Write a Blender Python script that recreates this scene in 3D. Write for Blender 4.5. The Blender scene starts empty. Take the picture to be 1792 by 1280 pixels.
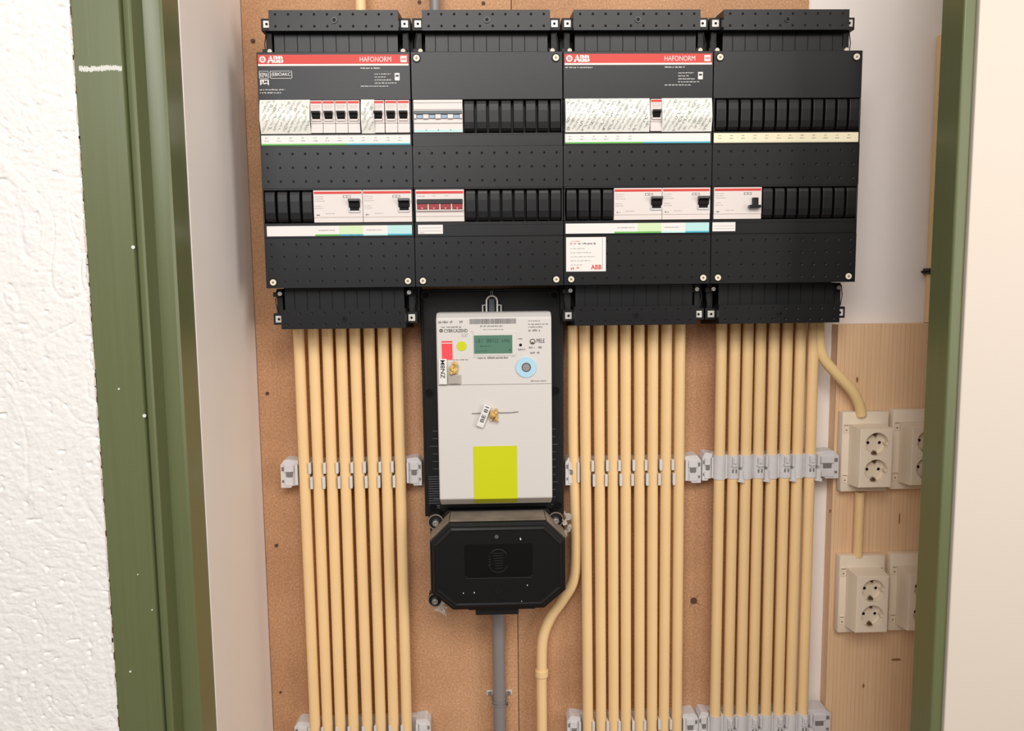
import bpy, bmesh, math, random
from mathutils import Vector, Matrix
C = bpy.context.scene
COL = C.collection
PI = math.pi
ZT = 1.85            # height of the top edge of the four covers above the floor
# ---------------------------------------------------------------- camera
cd = bpy.data.cameras.new('camera'); cam = bpy.data.objects.new('camera', cd); COL.objects.link(cam)
cam.matrix_world = Matrix(((0.9995460,0.0137737,-0.0267955,-0.109688),(-0.0280752,0.1031302,-0.9942716,-1.264698),(-0.0109314,0.9945725,0.1034701,1.513139),(0,0,0,1)))
cd.sensor_fit = 'HORIZONTAL'; cd.sensor_width = 36.0; cd.lens = 27.08750
cd.clip_start = 0.02
C.camera = cam
# ---------------------------------------------------------------- world, lights, exposure
w = bpy.data.worlds.new('world'); C.world = w; w.use_nodes = True
nt = w.node_tree; bg = nt.nodes['Background']
bg.inputs[0].default_value = (1.0, 0.955, 0.90, 1); bg.inputs[1].default_value = 0.30
def area(name, loc, target, size, power, col):
    l = bpy.data.lights.new(name, 'AREA'); l.shape = 'RECTANGLE'; l.size = size[0]; l.size_y = size[1]
    l.energy = power; l.color = col
    o = bpy.data.objects.new(name, l); COL.objects.link(o); o.location = loc
    o.rotation_euler = (Vector(target) - Vector(loc)).to_track_quat('-Z', 'Y').to_euler()
    return o
area('ceiling_lamp_light', (0.10, -1.95, 2.62), (0, 0, 1.2), (1.7, 0.6), 32, (1.0, 0.95, 0.89))
area('hall_window_light', (-0.95, -3.0, 2.45), (0, 0, 1.2), (1.3, 0.8), 28, (0.98, 0.98, 1.0))
area('added_side_fill', (2.0, -1.9, 1.75), (-.4, -.1, 1.3), (0.8, 1.7), 26, (1.0, 0.95, 0.90))  # added fill to brighten the left closet wall, no known source
C.view_settings.view_transform = 'Standard'; C.view_settings.look = 'None'
C.view_settings.gamma = 1; C.view_settings.exposure = -0.06
C.view_settings.use_curve_mapping = False
random.seed(4)
# ---------------------------------------------------------------- materials
def lin(c):
    return tuple(((v/255)/12.92 if v/255 <= .04045 else ((v/255+.055)/1.055)**2.4) for v in c) + (1,)
def mat(name, rgb, rough=.5, metal=0, bump=0, bscale=400, coat=0, spec=.5, trans=0, var=0, vscale=6, alpha=1):
    m = bpy.data.materials.new(name); m.use_nodes = True; n = m.node_tree; p = n.nodes['Principled BSDF']
    p.inputs['Base Color'].default_value = lin(rgb); p.inputs['Roughness'].default_value = rough
    p.inputs['Metallic'].default_value = metal; p.inputs['Coat Weight'].default_value = coat
    p.inputs['Specular IOR Level'].default_value = spec; p.inputs['Transmission Weight'].default_value = trans
    p.inputs['Alpha'].default_value = alpha
    tc = n.nodes.new('ShaderNodeTexCoord')
    if bump:
        t = n.nodes.new('ShaderNodeTexNoise'); t.inputs['Scale'].default_value = bscale; t.inputs['Detail'].default_value = 3
        b = n.nodes.new('ShaderNodeBump'); b.inputs['Strength'].default_value = bump; b.inputs['Distance'].default_value = .001
        n.links.new(tc.outputs['Object'], t.inputs['Vector']); n.links.new(t.outputs['Fac'], b.inputs['Height'])
        n.links.new(b.outputs['Normal'], p.inputs['Normal'])
    if var:
        t = n.nodes.new('ShaderNodeTexNoise'); t.inputs['Scale'].default_value = vscale; t.inputs['Detail'].default_value = 5
        r = n.nodes.new('ShaderNodeValToRGB'); c = lin(rgb)
        r.color_ramp.elements[0].position = .3; r.color_ramp.elements[1].position = .7
        r.color_ramp.elements[0].color = tuple(v*(1-var) for v in c[:3])+(1,); r.color_ramp.elements[1].color = tuple(min(1, v*(1+var)) for v in c[:3])+(1,)
        n.links.new(tc.outputs['Object'], t.inputs['Vector']); n.links.new(t.outputs['Fac'], r.inputs['Fac'])
        n.links.new(r.outputs['Color'], p.inputs['Base Color'])
    return m
def nd(n, t, **k):
    x = n.nodes.new(t)
    for a, b in k.items():
        if a in x.inputs: x.inputs[a].default_value = b
        else: setattr(x, a, b)
    return x
def ramp(n, src, stops):
    r = n.nodes.new('ShaderNodeValToRGB'); e = r.color_ramp.elements
    while len(e) < len(stops): e.new(.5)
    for i, (p, c) in enumerate(stops): e[i].position = p; e[i].color = c
    n.links.new(src, r.inputs['Fac']); return r.outputs['Color']
def mixc(n, a, b, fac, mode='MIX'):
    x = n.nodes.new('ShaderNodeMix'); x.data_type = 'RGBA'; x.blend_type = mode
    for s, v in ((x.inputs['Factor'], fac), (x.inputs[6], a), (x.inputs[7], b)):
        if hasattr(v, 'is_linked'): n.links.new(v, s)
        else: s.default_value = v
    return x.outputs[2]
def chipboard():
    m = bpy.data.materials.new('chipboard'); m.use_nodes = True; n = m.node_tree; p = n.nodes['Principled BSDF']
    tc = nd(n, 'ShaderNodeTexCoord')
    def noise(sc, det=4, rough=.6):
        t = nd(n, 'ShaderNodeTexNoise', Scale=sc, Detail=det, Roughness=rough); n.links.new(tc.outputs['Object'], t.inputs['Vector']); return t.outputs['Fac']
    fine = ramp(n, noise(330, 3), [(.30, lin((176, 131, 96))), (.52, lin((200, 152, 113))), (.72, lin((219, 175, 134)))])
    big = ramp(n, noise(5, 4), [(.35, (.80, .76, .72, 1)), (.65, (1, 1, 1, 1))])
    c = mixc(n, fine, big, 1.0, 'MULTIPLY')
    stain = ramp(n, noise(14, 6, .7), [(.66, (1, 1, 1, 1)), (.76, (.80, .74, .70, 1))])
    c = mixc(n, c, stain, 1.0, 'MULTIPLY')
    n.links.new(c, p.inputs['Base Color']); p.inputs['Roughness'].default_value = .75
    b = nd(n, 'ShaderNodeBump', Strength=.25, Distance=.0006); n.links.new(noise(420), b.inputs['Height']); n.links.new(b.outputs['Normal'], p.inputs['Normal'])
    return m
def pine():
    m = bpy.data.materials.new('pine_wood'); m.use_nodes = True; n = m.node_tree; p = n.nodes['Principled BSDF']
    tc = nd(n, 'ShaderNodeTexCoord'); mp = nd(n, 'ShaderNodeMapping'); mp.inputs['Scale'].default_value = (1, 1, .035)
    n.links.new(tc.outputs['Object'], mp.inputs['Vector'])
    wv = nd(n, 'ShaderNodeTexWave', Scale=46, Distortion=5.5, Detail=3); wv.bands_direction = 'X'; wv.inputs['Detail Scale'].default_value = .6
    n.links.new(mp.outputs['Vector'], wv.inputs['Vector'])
    g = ramp(n, wv.outputs['Fac'], [(.0, lin((234, 196, 156))), (.6, lin((238, 203, 165))), (1, lin((226, 185, 143)))])
    ns = nd(n, 'ShaderNodeTexNoise', Scale=160, Detail=3); n.links.new(mp.outputs['Vector'], ns.inputs['Vector'])
    g2 = ramp(n, ns.outputs['Fac'], [(.35, (.95, .92, .88, 1)), (.6, (1, 1, 1, 1))])
    c = mixc(n, g, g2, 1.0, 'MULTIPLY')
    n.links.new(c, p.inputs['Base Color']); p.inputs['Roughness'].default_value = .55
    return m
def plaster():
    m = bpy.data.materials.new('rough_white_plaster'); m.use_nodes = True; n = m.node_tree; p = n.nodes['Principled BSDF']
    p.inputs['Base Color'].default_value = lin((238, 236, 233)); p.inputs['Roughness'].default_value = .85
    tc = nd(n, 'ShaderNodeTexCoord')
    t = nd(n, 'ShaderNodeTexNoise', Scale=260, Detail=3); n.links.new(tc.outputs['Object'], t.inputs['Vector'])
    b = nd(n, 'ShaderNodeBump', Strength=.5, Distance=.0010); n.links.new(t.outputs['Fac'], b.inputs['Height']); n.links.new(b.outputs['Normal'], p.inputs['Normal'])
    return m
def green():
    m = bpy.data.materials.new('green_gloss_paint'); m.use_nodes = True; n = m.node_tree; p = n.nodes['Principled BSDF']
    tc = nd(n, 'ShaderNodeTexCoord'); mp = nd(n, 'ShaderNodeMapping'); mp.inputs['Scale'].default_value = (60, 60, 1.2)
    n.links.new(tc.outputs['Object'], mp.inputs['Vector'])
    t = nd(n, 'ShaderNodeTexNoise', Scale=4, Detail=4); n.links.new(mp.outputs['Vector'], t.inputs['Vector'])
    c = ramp(n, t.outputs['Fac'], [(.3, lin((98, 105, 69))), (.7, lin((102, 109, 73)))])
    n.links.new(c, p.inputs['Base Color']); p.inputs['Roughness'].default_value = .33; p.inputs['Specular IOR Level'].default_value = .5
    b = nd(n, 'ShaderNodeBump', Strength=.04, Distance=.001); n.links.new(t.outputs['Fac'], b.inputs['Height']); n.links.new(b.outputs['Normal'], p.inputs['Normal'])
    return m
M = dict(
 chip=chipboard(), pine=pine(), plaster=plaster(), green=green(),
 wall=mat('white_wall_paint', (244, 236, 230), .6, bump=.15, bscale=120, var=.02, vscale=5),
 door=mat('cream_door_paint', (216, 204, 191), .55, bump=.06, bscale=60),
 black=mat('black_plastic', (19, 19, 21), .36, bump=.06, bscale=900, spec=.34),
 black2=mat('black_gloss_plastic', (18, 18, 19), .30, bump=.05, bscale=600, spec=.4),
 black3=mat('black_matt_plastic', (17, 16, 16), .5, bump=.12, bscale=700, spec=.35),
 dark=mat('near_black_part_and_shade', (6, 6, 6), .5, spec=.2),
 emboss=mat('relief_and_edge_highlight_grey', (52, 49, 46), .45),
 dusty=mat('dusty_black_plastic', (134, 121, 108), .85, var=.25, vscale=30),
 white=mat('white_device_plastic', (222, 212, 207), .4),
 paper=mat('white_label_paper', (234, 226, 222), .55),
 cream_paper=mat('yellowed_label_paper', (238, 228, 196), .55),
 red=mat('red_label_print', (208, 54, 42), .5),
 redt=mat('red_switch_plastic', (150, 20, 28), .3),
 grey_print=mat('grey_label_print', (120, 116, 116), .6),
 dark_print=mat('dark_label_print', (52, 50, 50), .6),
 pale_print=mat('pale_grey_print', (176, 170, 168), .6),
 white_print=mat('white_label_print', (225, 222, 220), .5),
 teal_print=mat('teal_film_print', (62, 112, 112), .5),
 stone_print=mat('stone_film_print', (140, 146, 140), .5),
 green_band=mat('green_strip_print', (92, 176, 76), .5),
 pale_green=mat('pale_green_strip_print', (205, 226, 180), .5),
 cyan_band=mat('blue_strip_print', (60, 168, 190), .5),
 pale_cyan=mat('pale_blue_strip_print', (180, 222, 220), .5),
 film=mat('white_printed_film', (232, 230, 222), .35, bump=.3, bscale=60),
 bluegrey=mat('blue_grey_switch_plastic', (140, 160, 185), .35),
 slate=mat('slate_grey_plastic', (82, 88, 92), .4),
 metal=mat('zinc_plated_steel', (190, 186, 180), .35, metal=.85, bump=.2, bscale=300),
 cap=mat('ivory_screw_plastic', (226, 216, 196), .4),
 tab=mat('white_metal_tab', (214, 210, 204), .4, metal=.2),
 conduit=mat('cream_conduit_plastic', (242, 205, 150), .42, var=.035, vscale=9, bump=.04, bscale=150),
 cable=mat('yellow_cream_cable_sheath', (242, 210, 150), .45, var=.05, vscale=12, bump=.05, bscale=120),
 grey_pipe=mat('grey_conduit_plastic', (132, 126, 126), .4, var=.03, vscale=8),
 clip=mat('light_grey_clip_plastic', (212, 208, 208), .5, bump=.2, bscale=200, var=.05, vscale=40),
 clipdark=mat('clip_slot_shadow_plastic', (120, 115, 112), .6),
 meter=mat('meter_grey_white_plastic', (214, 209, 204), .42, bump=.05, bscale=500),
 lcd=mat('green_lcd_glass', (88, 128, 108), .22),
 lcdseg=mat('lcd_segment', (52, 84, 74), .3),
 lime=mat('lime_green_sticker', (203, 208, 10), .4),
 redst=mat('red_sticker', (238, 72, 78), .45),
 blue=mat('pale_blue_ring_plastic', (176, 214, 232), .4),
 brass=mat('gold_seal_metal', (222, 186, 112), .35, metal=.35, bump=.6, bscale=260, var=.25, vscale=150),
 seal=mat('white_seal_plastic', (228, 226, 222), .35, bump=.3, bscale=300),
 clear=mat('clear_seal_plastic', (222, 214, 205), .15, trans=.5, bump=.6, bscale=160),
 socket=mat('ivory_socket_plastic', (238, 222, 200), .36, bump=.05, bscale=300),
 socketin=mat('ivory_socket_insert', (234, 218, 196), .3),
 brassdark=mat('dull_brass_contact', (120, 100, 74), .4, metal=.7),
 floor=mat('brown_floor', (120, 98, 80), .6, var=.1),
 sealant=mat('dirty_white_caulk', (210, 200, 188), .8, bump=.6, bscale=200, var=.25, vscale=60),
 chalk=mat('white_paint_smear', (224, 224, 216), .7, bump=.3, bscale=200),
 wood_dark=mat('brown_wood_knot', (92, 60, 42), .7, var=.2, vscale=200),
 knot=mat('pine_knot', (150, 104, 72), .6, var=.15, vscale=100),
)
# ---------------------------------------------------------------- mesh helpers (world coordinates, y points into the wall)
class MB:
    def __init__(s): s.bm = bmesh.new()
    def face(s, vs): 
        try: return s.bm.faces.new(vs)
        except ValueError: return None
    def box(s, x0, x1, y0, y1, z0, z1, bev=0):
        x0, x1 = min(x0, x1), max(x0, x1); y0, y1 = min(y0, y1), max(y0, y1); z0, z1 = min(z0, z1), max(z0, z1)
        v = [s.bm.verts.new(p) for p in ((x0,y0,z0),(x1,y0,z0),(x1,y1,z0),(x0,y1,z0),(x0,y0,z1),(x1,y0,z1),(x1,y1,z1),(x0,y1,z1))]
        fs = [s.face([v[i] for i in q]) for q in ((3,2,1,0),(4,5,6,7),(0,1,5,4),(1,2,6,5),(2,3,7,6),(3,0,4,7))]
        if bev:
            es = set(e for f in fs for e in f.edges)
            bmesh.ops.bevel(s.bm, geom=list(es), offset=bev, segments=2, affect='EDGES', profile=.5)
        return s
    def prism(s, a, b):
        """loft between two equal-length loops of points, capped"""
        A = [s.bm.verts.new(p) for p in a]; B = [s.bm.verts.new(p) for p in b]; n = len(A)
        for i in range(n): s.face([A[i], A[(i+1)%n], B[(i+1)%n], B[i]])
        s.face(A[::-1]); s.face(B); return s
    def loft(s, loops, cap=True):
        L = [[s.bm.verts.new(p) for p in l] for l in loops]; n = len(L[0])
        for k in range(len(L)-1):
            for i in range(n): s.face([L[k][i], L[k][(i+1)%n], L[k+1][(i+1)%n], L[k+1][i]])
        if cap: s.face(L[0][::-1]); s.face(L[-1])
        return s
    def cylY(s, x, z, r, y0, y1, n=20, r1=None):
        r1 = r if r1 is None else r1
        return s.prism([(x+r*math.cos(2*PI*i/n), y0, z+r*math.sin(2*PI*i/n)) for i in range(n)], [(x+r1*math.cos(2*PI*i/n), y1, z+r1*math.sin(2*PI*i/n)) for i in range(n)])
    def ringY(s, x, z, r, rin, y0, y1, n=28):
        c = [(math.cos(2*PI*i/n), math.sin(2*PI*i/n)) for i in range(n)]
        L = [[(x+q*a, y, z+q*b) for a, b in c] for q, y in ((rin, y1), (r, y1), (r, y0), (rin, y0))]
        L.append(L[0]); return s.loft(L, False)
    def tube(s, pts, r, n=14, cap=True):
        pts = [Vector(p) for p in pts]; loops = []
        up = Vector((0, 1, 0))
        for i, p in enumerate(pts):
            d = (pts[min(i+1, len(pts)-1)] - pts[max(i-1, 0)]).normalized()
            u = up if abs(d.dot(up)) < .95 else Vector((1, 0, 0))
            a = d.cross(u).normalized(); b = a.cross(d)
            loops.append([p + a*r*math.cos(2*PI*k/n) + b*r*math.sin(2*PI*k/n) for k in range(n)])
        return s.loft(loops, cap)
    def cell(s, x0, x1, z0, z1, y, cx, cz, r, yd, n=8, apex=None, floor=True):
        """front plate cell with a round hole at (cx, cz): sheet, wall and floor of the hole"""
        ang = [2*PI*(i+.5)/n for i in range(n)]; O = []; I = []; D = []
        for a in ang:
            ca, sa = math.cos(a), math.sin(a)
            tx = (x1-cx)/ca if ca > 1e-9 else ((x0-cx)/ca if ca < -1e-9 else 9)
            tz = (z1-cz)/sa if sa > 1e-9 else ((z0-cz)/sa if sa < -1e-9 else 9)
            t = min(tx, tz); O.append([cx+t*ca, y, cz+t*sa])
        # snap the nearest samples onto the four corners
        for X_, Z_ in ((x0, z0), (x0, z1), (x1, z0), (x1, z1)):
            k = min(range(n), key=lambda i: (O[i][0]-X_)**2 + (O[i][2]-Z_)**2); O[k][0] = X_; O[k][2] = Z_
        O = [s.bm.verts.new(p) for p in O]
        I = [s.bm.verts.new((cx+r*math.cos(a), y, cz+r*math.sin(a))) for a in ang]
        for i in range(n): s.face([O[i], O[(i+1)%n], I[(i+1)%n], I[i]])
        if apex is not None:
            c = s.bm.verts.new((cx, y+apex, cz))
            for i in range(n): s.face([I[i], I[(i+1)%n], c])
        else:
            D = [s.bm.verts.new((cx+r*math.cos(a), yd, cz+r*math.sin(a))) for a in ang]
            for i in range(n): s.face([I[i], I[(i+1)%n], D[(i+1)%n], D[i]])
            if floor: s.face(D)
        return s
    def build(s, name, m, parent=None, smooth=False, bevel=0, seg=2, label=None, recalc=True):
        if recalc: bmesh.ops.recalc_face_normals(s.bm, faces=s.bm.faces)
        off = Vector((0, 0, 0)); q = parent
        while q is not None: off += q.location; q = q.parent
        if parent is None:
            lo = [min(v.co[i] for v in s.bm.verts) for i in range(3)]; hi = [max(v.co[i] for v in s.bm.verts) for i in range(3)]
            off = Vector(((lo[0]+hi[0])/2, (lo[1]+hi[1])/2, lo[2]))
        for v in s.bm.verts: v.co -= off
        me = bpy.data.meshes.new(name); s.bm.to_mesh(me); s.bm.free()
        if smooth:
            me.shade_smooth(); 
            try: me.set_sharp_from_angle(angle=math.radians(38))
            except Exception: pass
        me.materials.append(m); o = bpy.data.objects.new(name, me); COL.objects.link(o)
        if parent is None: o.location = off
        else: o.parent = parent
        if bevel:
            b = o.modifiers.new('bevel', 'BEVEL'); b.width = bevel; b.segments = seg; b.limit_method = 'ANGLE'; b.angle_limit = math.radians(35)
        if label: o['label'] = label
        return o
def thing(name, label, cat, loc, group=None):
    o = bpy.data.objects.new(name, None); COL.objects.link(o); o.location = loc; o.empty_display_size = .02
    return tag(o, label, cat, group)
def tag(o, label, cat, group=None):
    o['label'] = label; o['category'] = cat
    if group: o['group'] = group
    return o
def structure(o): o['kind'] = 'structure'; return o
def dup(o, delta, label=None):
    ks = {}
    for ch in o.children: ks.setdefault(o, []).append(ch)
    r = o.copy(); COL.objects.link(r); r.location = o.location + Vector(delta)
    if label: r['label'] = label
    for ch in o.children:
        c = ch.copy(); COL.objects.link(c); c.parent = r
        for g in ch.children:
            d = g.copy(); COL.objects.link(d); d.parent = c
    return r
def text(s, x0, x1, z0, z1, y, m, parent, name='print', rot=0, bold=0, shear=0, label=None):
    """lettering that fills the rectangle x0..x1, z0..z1 on the plane y, facing the room"""
    cu = bpy.data.curves.new('t', 'FONT'); cu.body = s; cu.offset = bold; cu.shear = shear; cu.resolution_u = 3
    o = bpy.data.objects.new('t', cu); COL.objects.link(o)
    dg = bpy.context.evaluated_depsgraph_get(); me = o.evaluated_get(dg).to_mesh()
    vs = [v.co.copy() for v in me.vertices]; fs = [tuple(p.vertices) for p in me.polygons]
    o.evaluated_get(dg).to_mesh_clear(); bpy.data.objects.remove(o); bpy.data.curves.remove(cu)
    if not vs: return
    lx, hx = min(v.x for v in vs), max(v.x for v in vs); lz, hz = min(v.y for v in vs), max(v.y for v in vs)
    b = MB(); W, H = x1-x0, z1-z0; mx, mz = (x0+x1)/2, (z0+z1)/2; cr, sr = math.cos(rot), math.sin(rot); V = []
    for v in vs:
        a = ((v.x-lx)/(hx-lx)-.5)*W; c = ((v.y-lz)/(hz-lz)-.5)*H
        V.append(b.bm.verts.new((mx+a*cr-c*sr, y, mz+a*sr+c*cr)))
    for f in fs:
        fc = b.face([V[i] for i in f])
    for f in b.bm.faces:
        f.normal_update()
        if f.normal.y > 0: f.normal_flip()
    return b.build(name, m, parent, recalc=False, label=label)
def greek(b, x0, x1, z, h, y, rnd):
    """one line of print too small to read: short word-long dashes"""
    x = x0
    while x < x1:
        wd = min(rnd.uniform(1.0, 3.4)*h, x1-x)
        k = x
        while k < x+wd-h*.3:
            t = rnd.uniform(.28, .5)*h
            b.box(k, k+t, y, y+.0002, z + (rnd.random() < .3)*h*.2, z+h*rnd.choice((.75, .75, 1)))
            k += t+h*.22
        x += wd + h*.6
# ================================================================ the setting
b = MB(); b.box(-.56, .95, .018, .12, 0, 2.5); structure(b.build('wall_back', M['wall']))
b = MB(); b.box(-.62, -.4935, -.2495, .018, 0, 2.5); structure(b.build('wall_left', M['wall'], bevel=.001))
b = MB(); b.box(.80, .90, -.2495, .018, 0, 2.5); structure(b.build('wall_right', M['wall']))
b = MB(); b.box(-2.5, 2.5, -3.2, .018, -.05, 0); structure(b.build('floor', M['floor']))
# rough plastered wall left of the frame: a displaced grid
from mathutils import noise as NZ
def plaster_h(x, z):
    N = NZ.noise
    u, v = x*.86+z*.50, x*.50-z*.86                       # trowel direction
    w1 = N(Vector((x*7, z*7, 3)))*.9
    dabs = N(Vector((u*55+w1*2, v*16+w1*4, 2)))
    m = .5+.5*N(Vector((x*9, z*9, 11)))
    h = max(0, dabs)*.0026*m
    a = N(Vector((u*34+w1*4, v*11-w1*3, 7)))
    h -= max(0, .07-abs(a))*.020*m                          # torn edges
    h += N(Vector((x*120, z*150, 4)))*.00060 + N(Vector((x*260, z*330, 9)))*.00042
    pit = N(Vector((x*110, z*130, 15)))
    if pit > .44: h -= (pit-.44)*.008
    return h
def plaster_wall():
    b = MB(); x0, x1, z0, z1 = -1.15, -.5845, .70, 2.05; nx, nz = 440, 1040
    V = [[b.bm.verts.new((x0+(x1-x0)*i/nx, -.3335-plaster_h(x0+(x1-x0)*i/nx, z0+(z1-z0)*j/nz), z0+(z1-z0)*j/nz)) for i in range(nx+1)] for j in range(nz+1)]
    for j in range(nz):
        for i in range(nx): b.face([V[j][i], V[j][i+1], V[j+1][i+1], V[j+1][i]])
    # the plain rest of the wall around and behind the rough patch
    b.box(x0, x1, -.331, -.25, z0, z1); b.box(-1.9, x0, -.3335, -.25, 0, 2.5)
    b.box(x0, x1, -.3335, -.25, 0, z0); b.box(x0, x1, -.3335, -.25, z1, 2.5)
    return b.build('wall_front_left', M['plaster'], smooth=True, recalc=False)
structure(plaster_wall())
# left door frame, one moulded profile
xs = [-.5840, -0.5297, -0.5252, -0.5168, -.4945]
prof = [(xs[0], -.245), (xs[0], -.3335), (xs[1]-.001, -.3335), (xs[1], -.3325), (xs[1]+.0012, -.326), (xs[2]-.001, -.326), (xs[2], -.3325), (xs[2]+.002, -.334), (xs[3]-.002, -.334), (xs[3], -.332),
        (xs[3]+.0006, -.303), (xs[3]+.002, -.3022), (xs[4]-.003, -.3022), (xs[4], -.2995), (xs[4], -.2495), (xs[4]-.03, -.2495)]
b = MB(); b.prism([(x, y, .02) for x, y in prof], [(x, y, 2.2) for x, y in prof])
tl = structure(b.build('trim_1', M['green'], smooth=True))
b = MB()
for i in range(46):
    z = 1.02+i*.02+random.uniform(-.005, .005); w_ = random.uniform(.0004, .0013)
    b.box(-.5846-w_, -.5842+w_*.4, -.3345, -.333, z, z+random.uniform(.008, .022))
tl2 = b.build('caulk_line', M['sealant'], tl)
b = MB()
for i in range(70):
    z = .96+i*.0135+random.uniform(-.006, .006)
    if random.random() < .7: b.box(-.5848, -.5836, -.3343, -.333, z, z+random.uniform(.004, .014))
b.build('edge_crack', M['wood_dark'], tl)
b = MB(); sx0, sx1, sz = -0.5794, -0.5307, 1.7668
n = 60
for i in range(n):
    x = sx0+(sx1-sx0)*i/n; b.box(x, x+(sx1-sx0)/n*1.1, -.3338, -.3334, sz-.0022+random.uniform(-.0012, .0006)-.0006*math.sin(i/9), sz+.0022+random.uniform(-.0006, .0014)-.0006*math.sin(i/9))
b.build('paint_smear', M['chalk'], tl)
b = MB()
for px, pz, r in ((-0.5302, 1.5628, .0022), (-0.5574, 1.3945, .0012), (-0.5281-.001, 1.3614, .0022), (-0.549, 1.1635, .0008), (-0.5342, 1.1177, .0009), (-0.5657, 1.0383, .0013)):
    b.cylY(px, pz, r, -.3343, -.3333, 8)
b.build('paint_fleck', M['chalk'], tl)
# right door frame and the door leaf beside it
b = MB(); b.box(.4745, .4908, -.2985, -.2495, .02, 2.2); tr = structure(b.build('trim_2', M['green'], bevel=.0025, seg=3))
b = MB(); b.box(.4910, 1.6, -.3030, -.262, .02, 2.16); structure(b.build('door_1', M['door'], bevel=.0015))
b = MB(); b.box(1.601, 2.4, -.32, -.25, 0, 2.5); structure(b.build('wall_front_right', M['wall']))
# ================================================================ mounting boards
SEAM = -.0705
def nails(parent, pts):
    for px, pz, r in pts:
        n_ = MB(); n_.cylY(px, pz, r, -.0012, .0005, 12); n_.cylY(px, pz, r*.5, -.0018, -.001, 8); n_.build('nail', M['wood_dark'], parent)
b = MB(); b.box(-.4925, SEAM-.0005, 0, .0178, .3, 2.45)
bl = tag(b.build('mounting_board', M['chip'], bevel=.0006), 'brown chipboard panel behind the two leftmost boxes and the meter, left of the seam', 'board')
nails(bl, [(-0.4759, 1.8986, .0035), (-0.4779, 1.3409, .003), (-0.4739, 1.0835, .003), (-0.478, 0.8246, .002), (-0.1143, 1.9549, .003), (-0.2146, 1.9567, .003)])
b = MB(); b.box(SEAM+.0005, .4035, 0, .0178, .3, 2.45)
br = tag(b.build('mounting_board', M['chip'], bevel=.0006), 'brown chipboard panel right of the seam, behind the two groups of conduits on the right', 'board')
# dark branching knot in the right board
b = MB(); kx, kz = 0.232, 0.9709
for k in range(9):
    a = k*2*PI/9+random.uniform(-.2, .2); L = random.uniform(.008, .024)*(1.7 if abs(math.sin(a)) > .8 else .8)
    b.prism([(kx, -.0003, kz-.0012), (kx+L*math.cos(a), -.0003, kz+L*math.sin(a)), (kx, -.0003, kz+.0012)], [(kx, .0002, kz-.0012), (kx+L*math.cos(a), .0002, kz+L*math.sin(a)), (kx, .0002, kz+.0012)])
b.cylY(kx, kz, .0062, -.0004, .0002, 7); b.build('knot', M['wood_dark'], br)
PX0 = 0.4645; PZ1 = 1.4427
b = MB(); b.box(PX0, .74, -.0065, .0178, .3, PZ1)
pb = tag(b.build('pine_board', M['pine'], bevel=.001), 'pale pine board with knots carrying the four wall sockets', 'board')
for kn in ((0.5808, 1.1111, .0012, .010), (0.5853, 0.8595, .009, .0022), (0.5297, 0.813, .002, .004), (0.4994, 1.3503, .0018, .005), (0.4611, 1.1265, .0018, .003)):
    b = MB(); c = [(kn[0]+kn[2]*math.cos(t*PI/6), kn[1]+kn[3]*math.sin(t*PI/6)) for t in range(12)]
    b.prism([(x, -.0068, z) for x, z in c], [(x, -.006, z) for x, z in c]); b.build('knot', M['knot'], pb)
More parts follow.
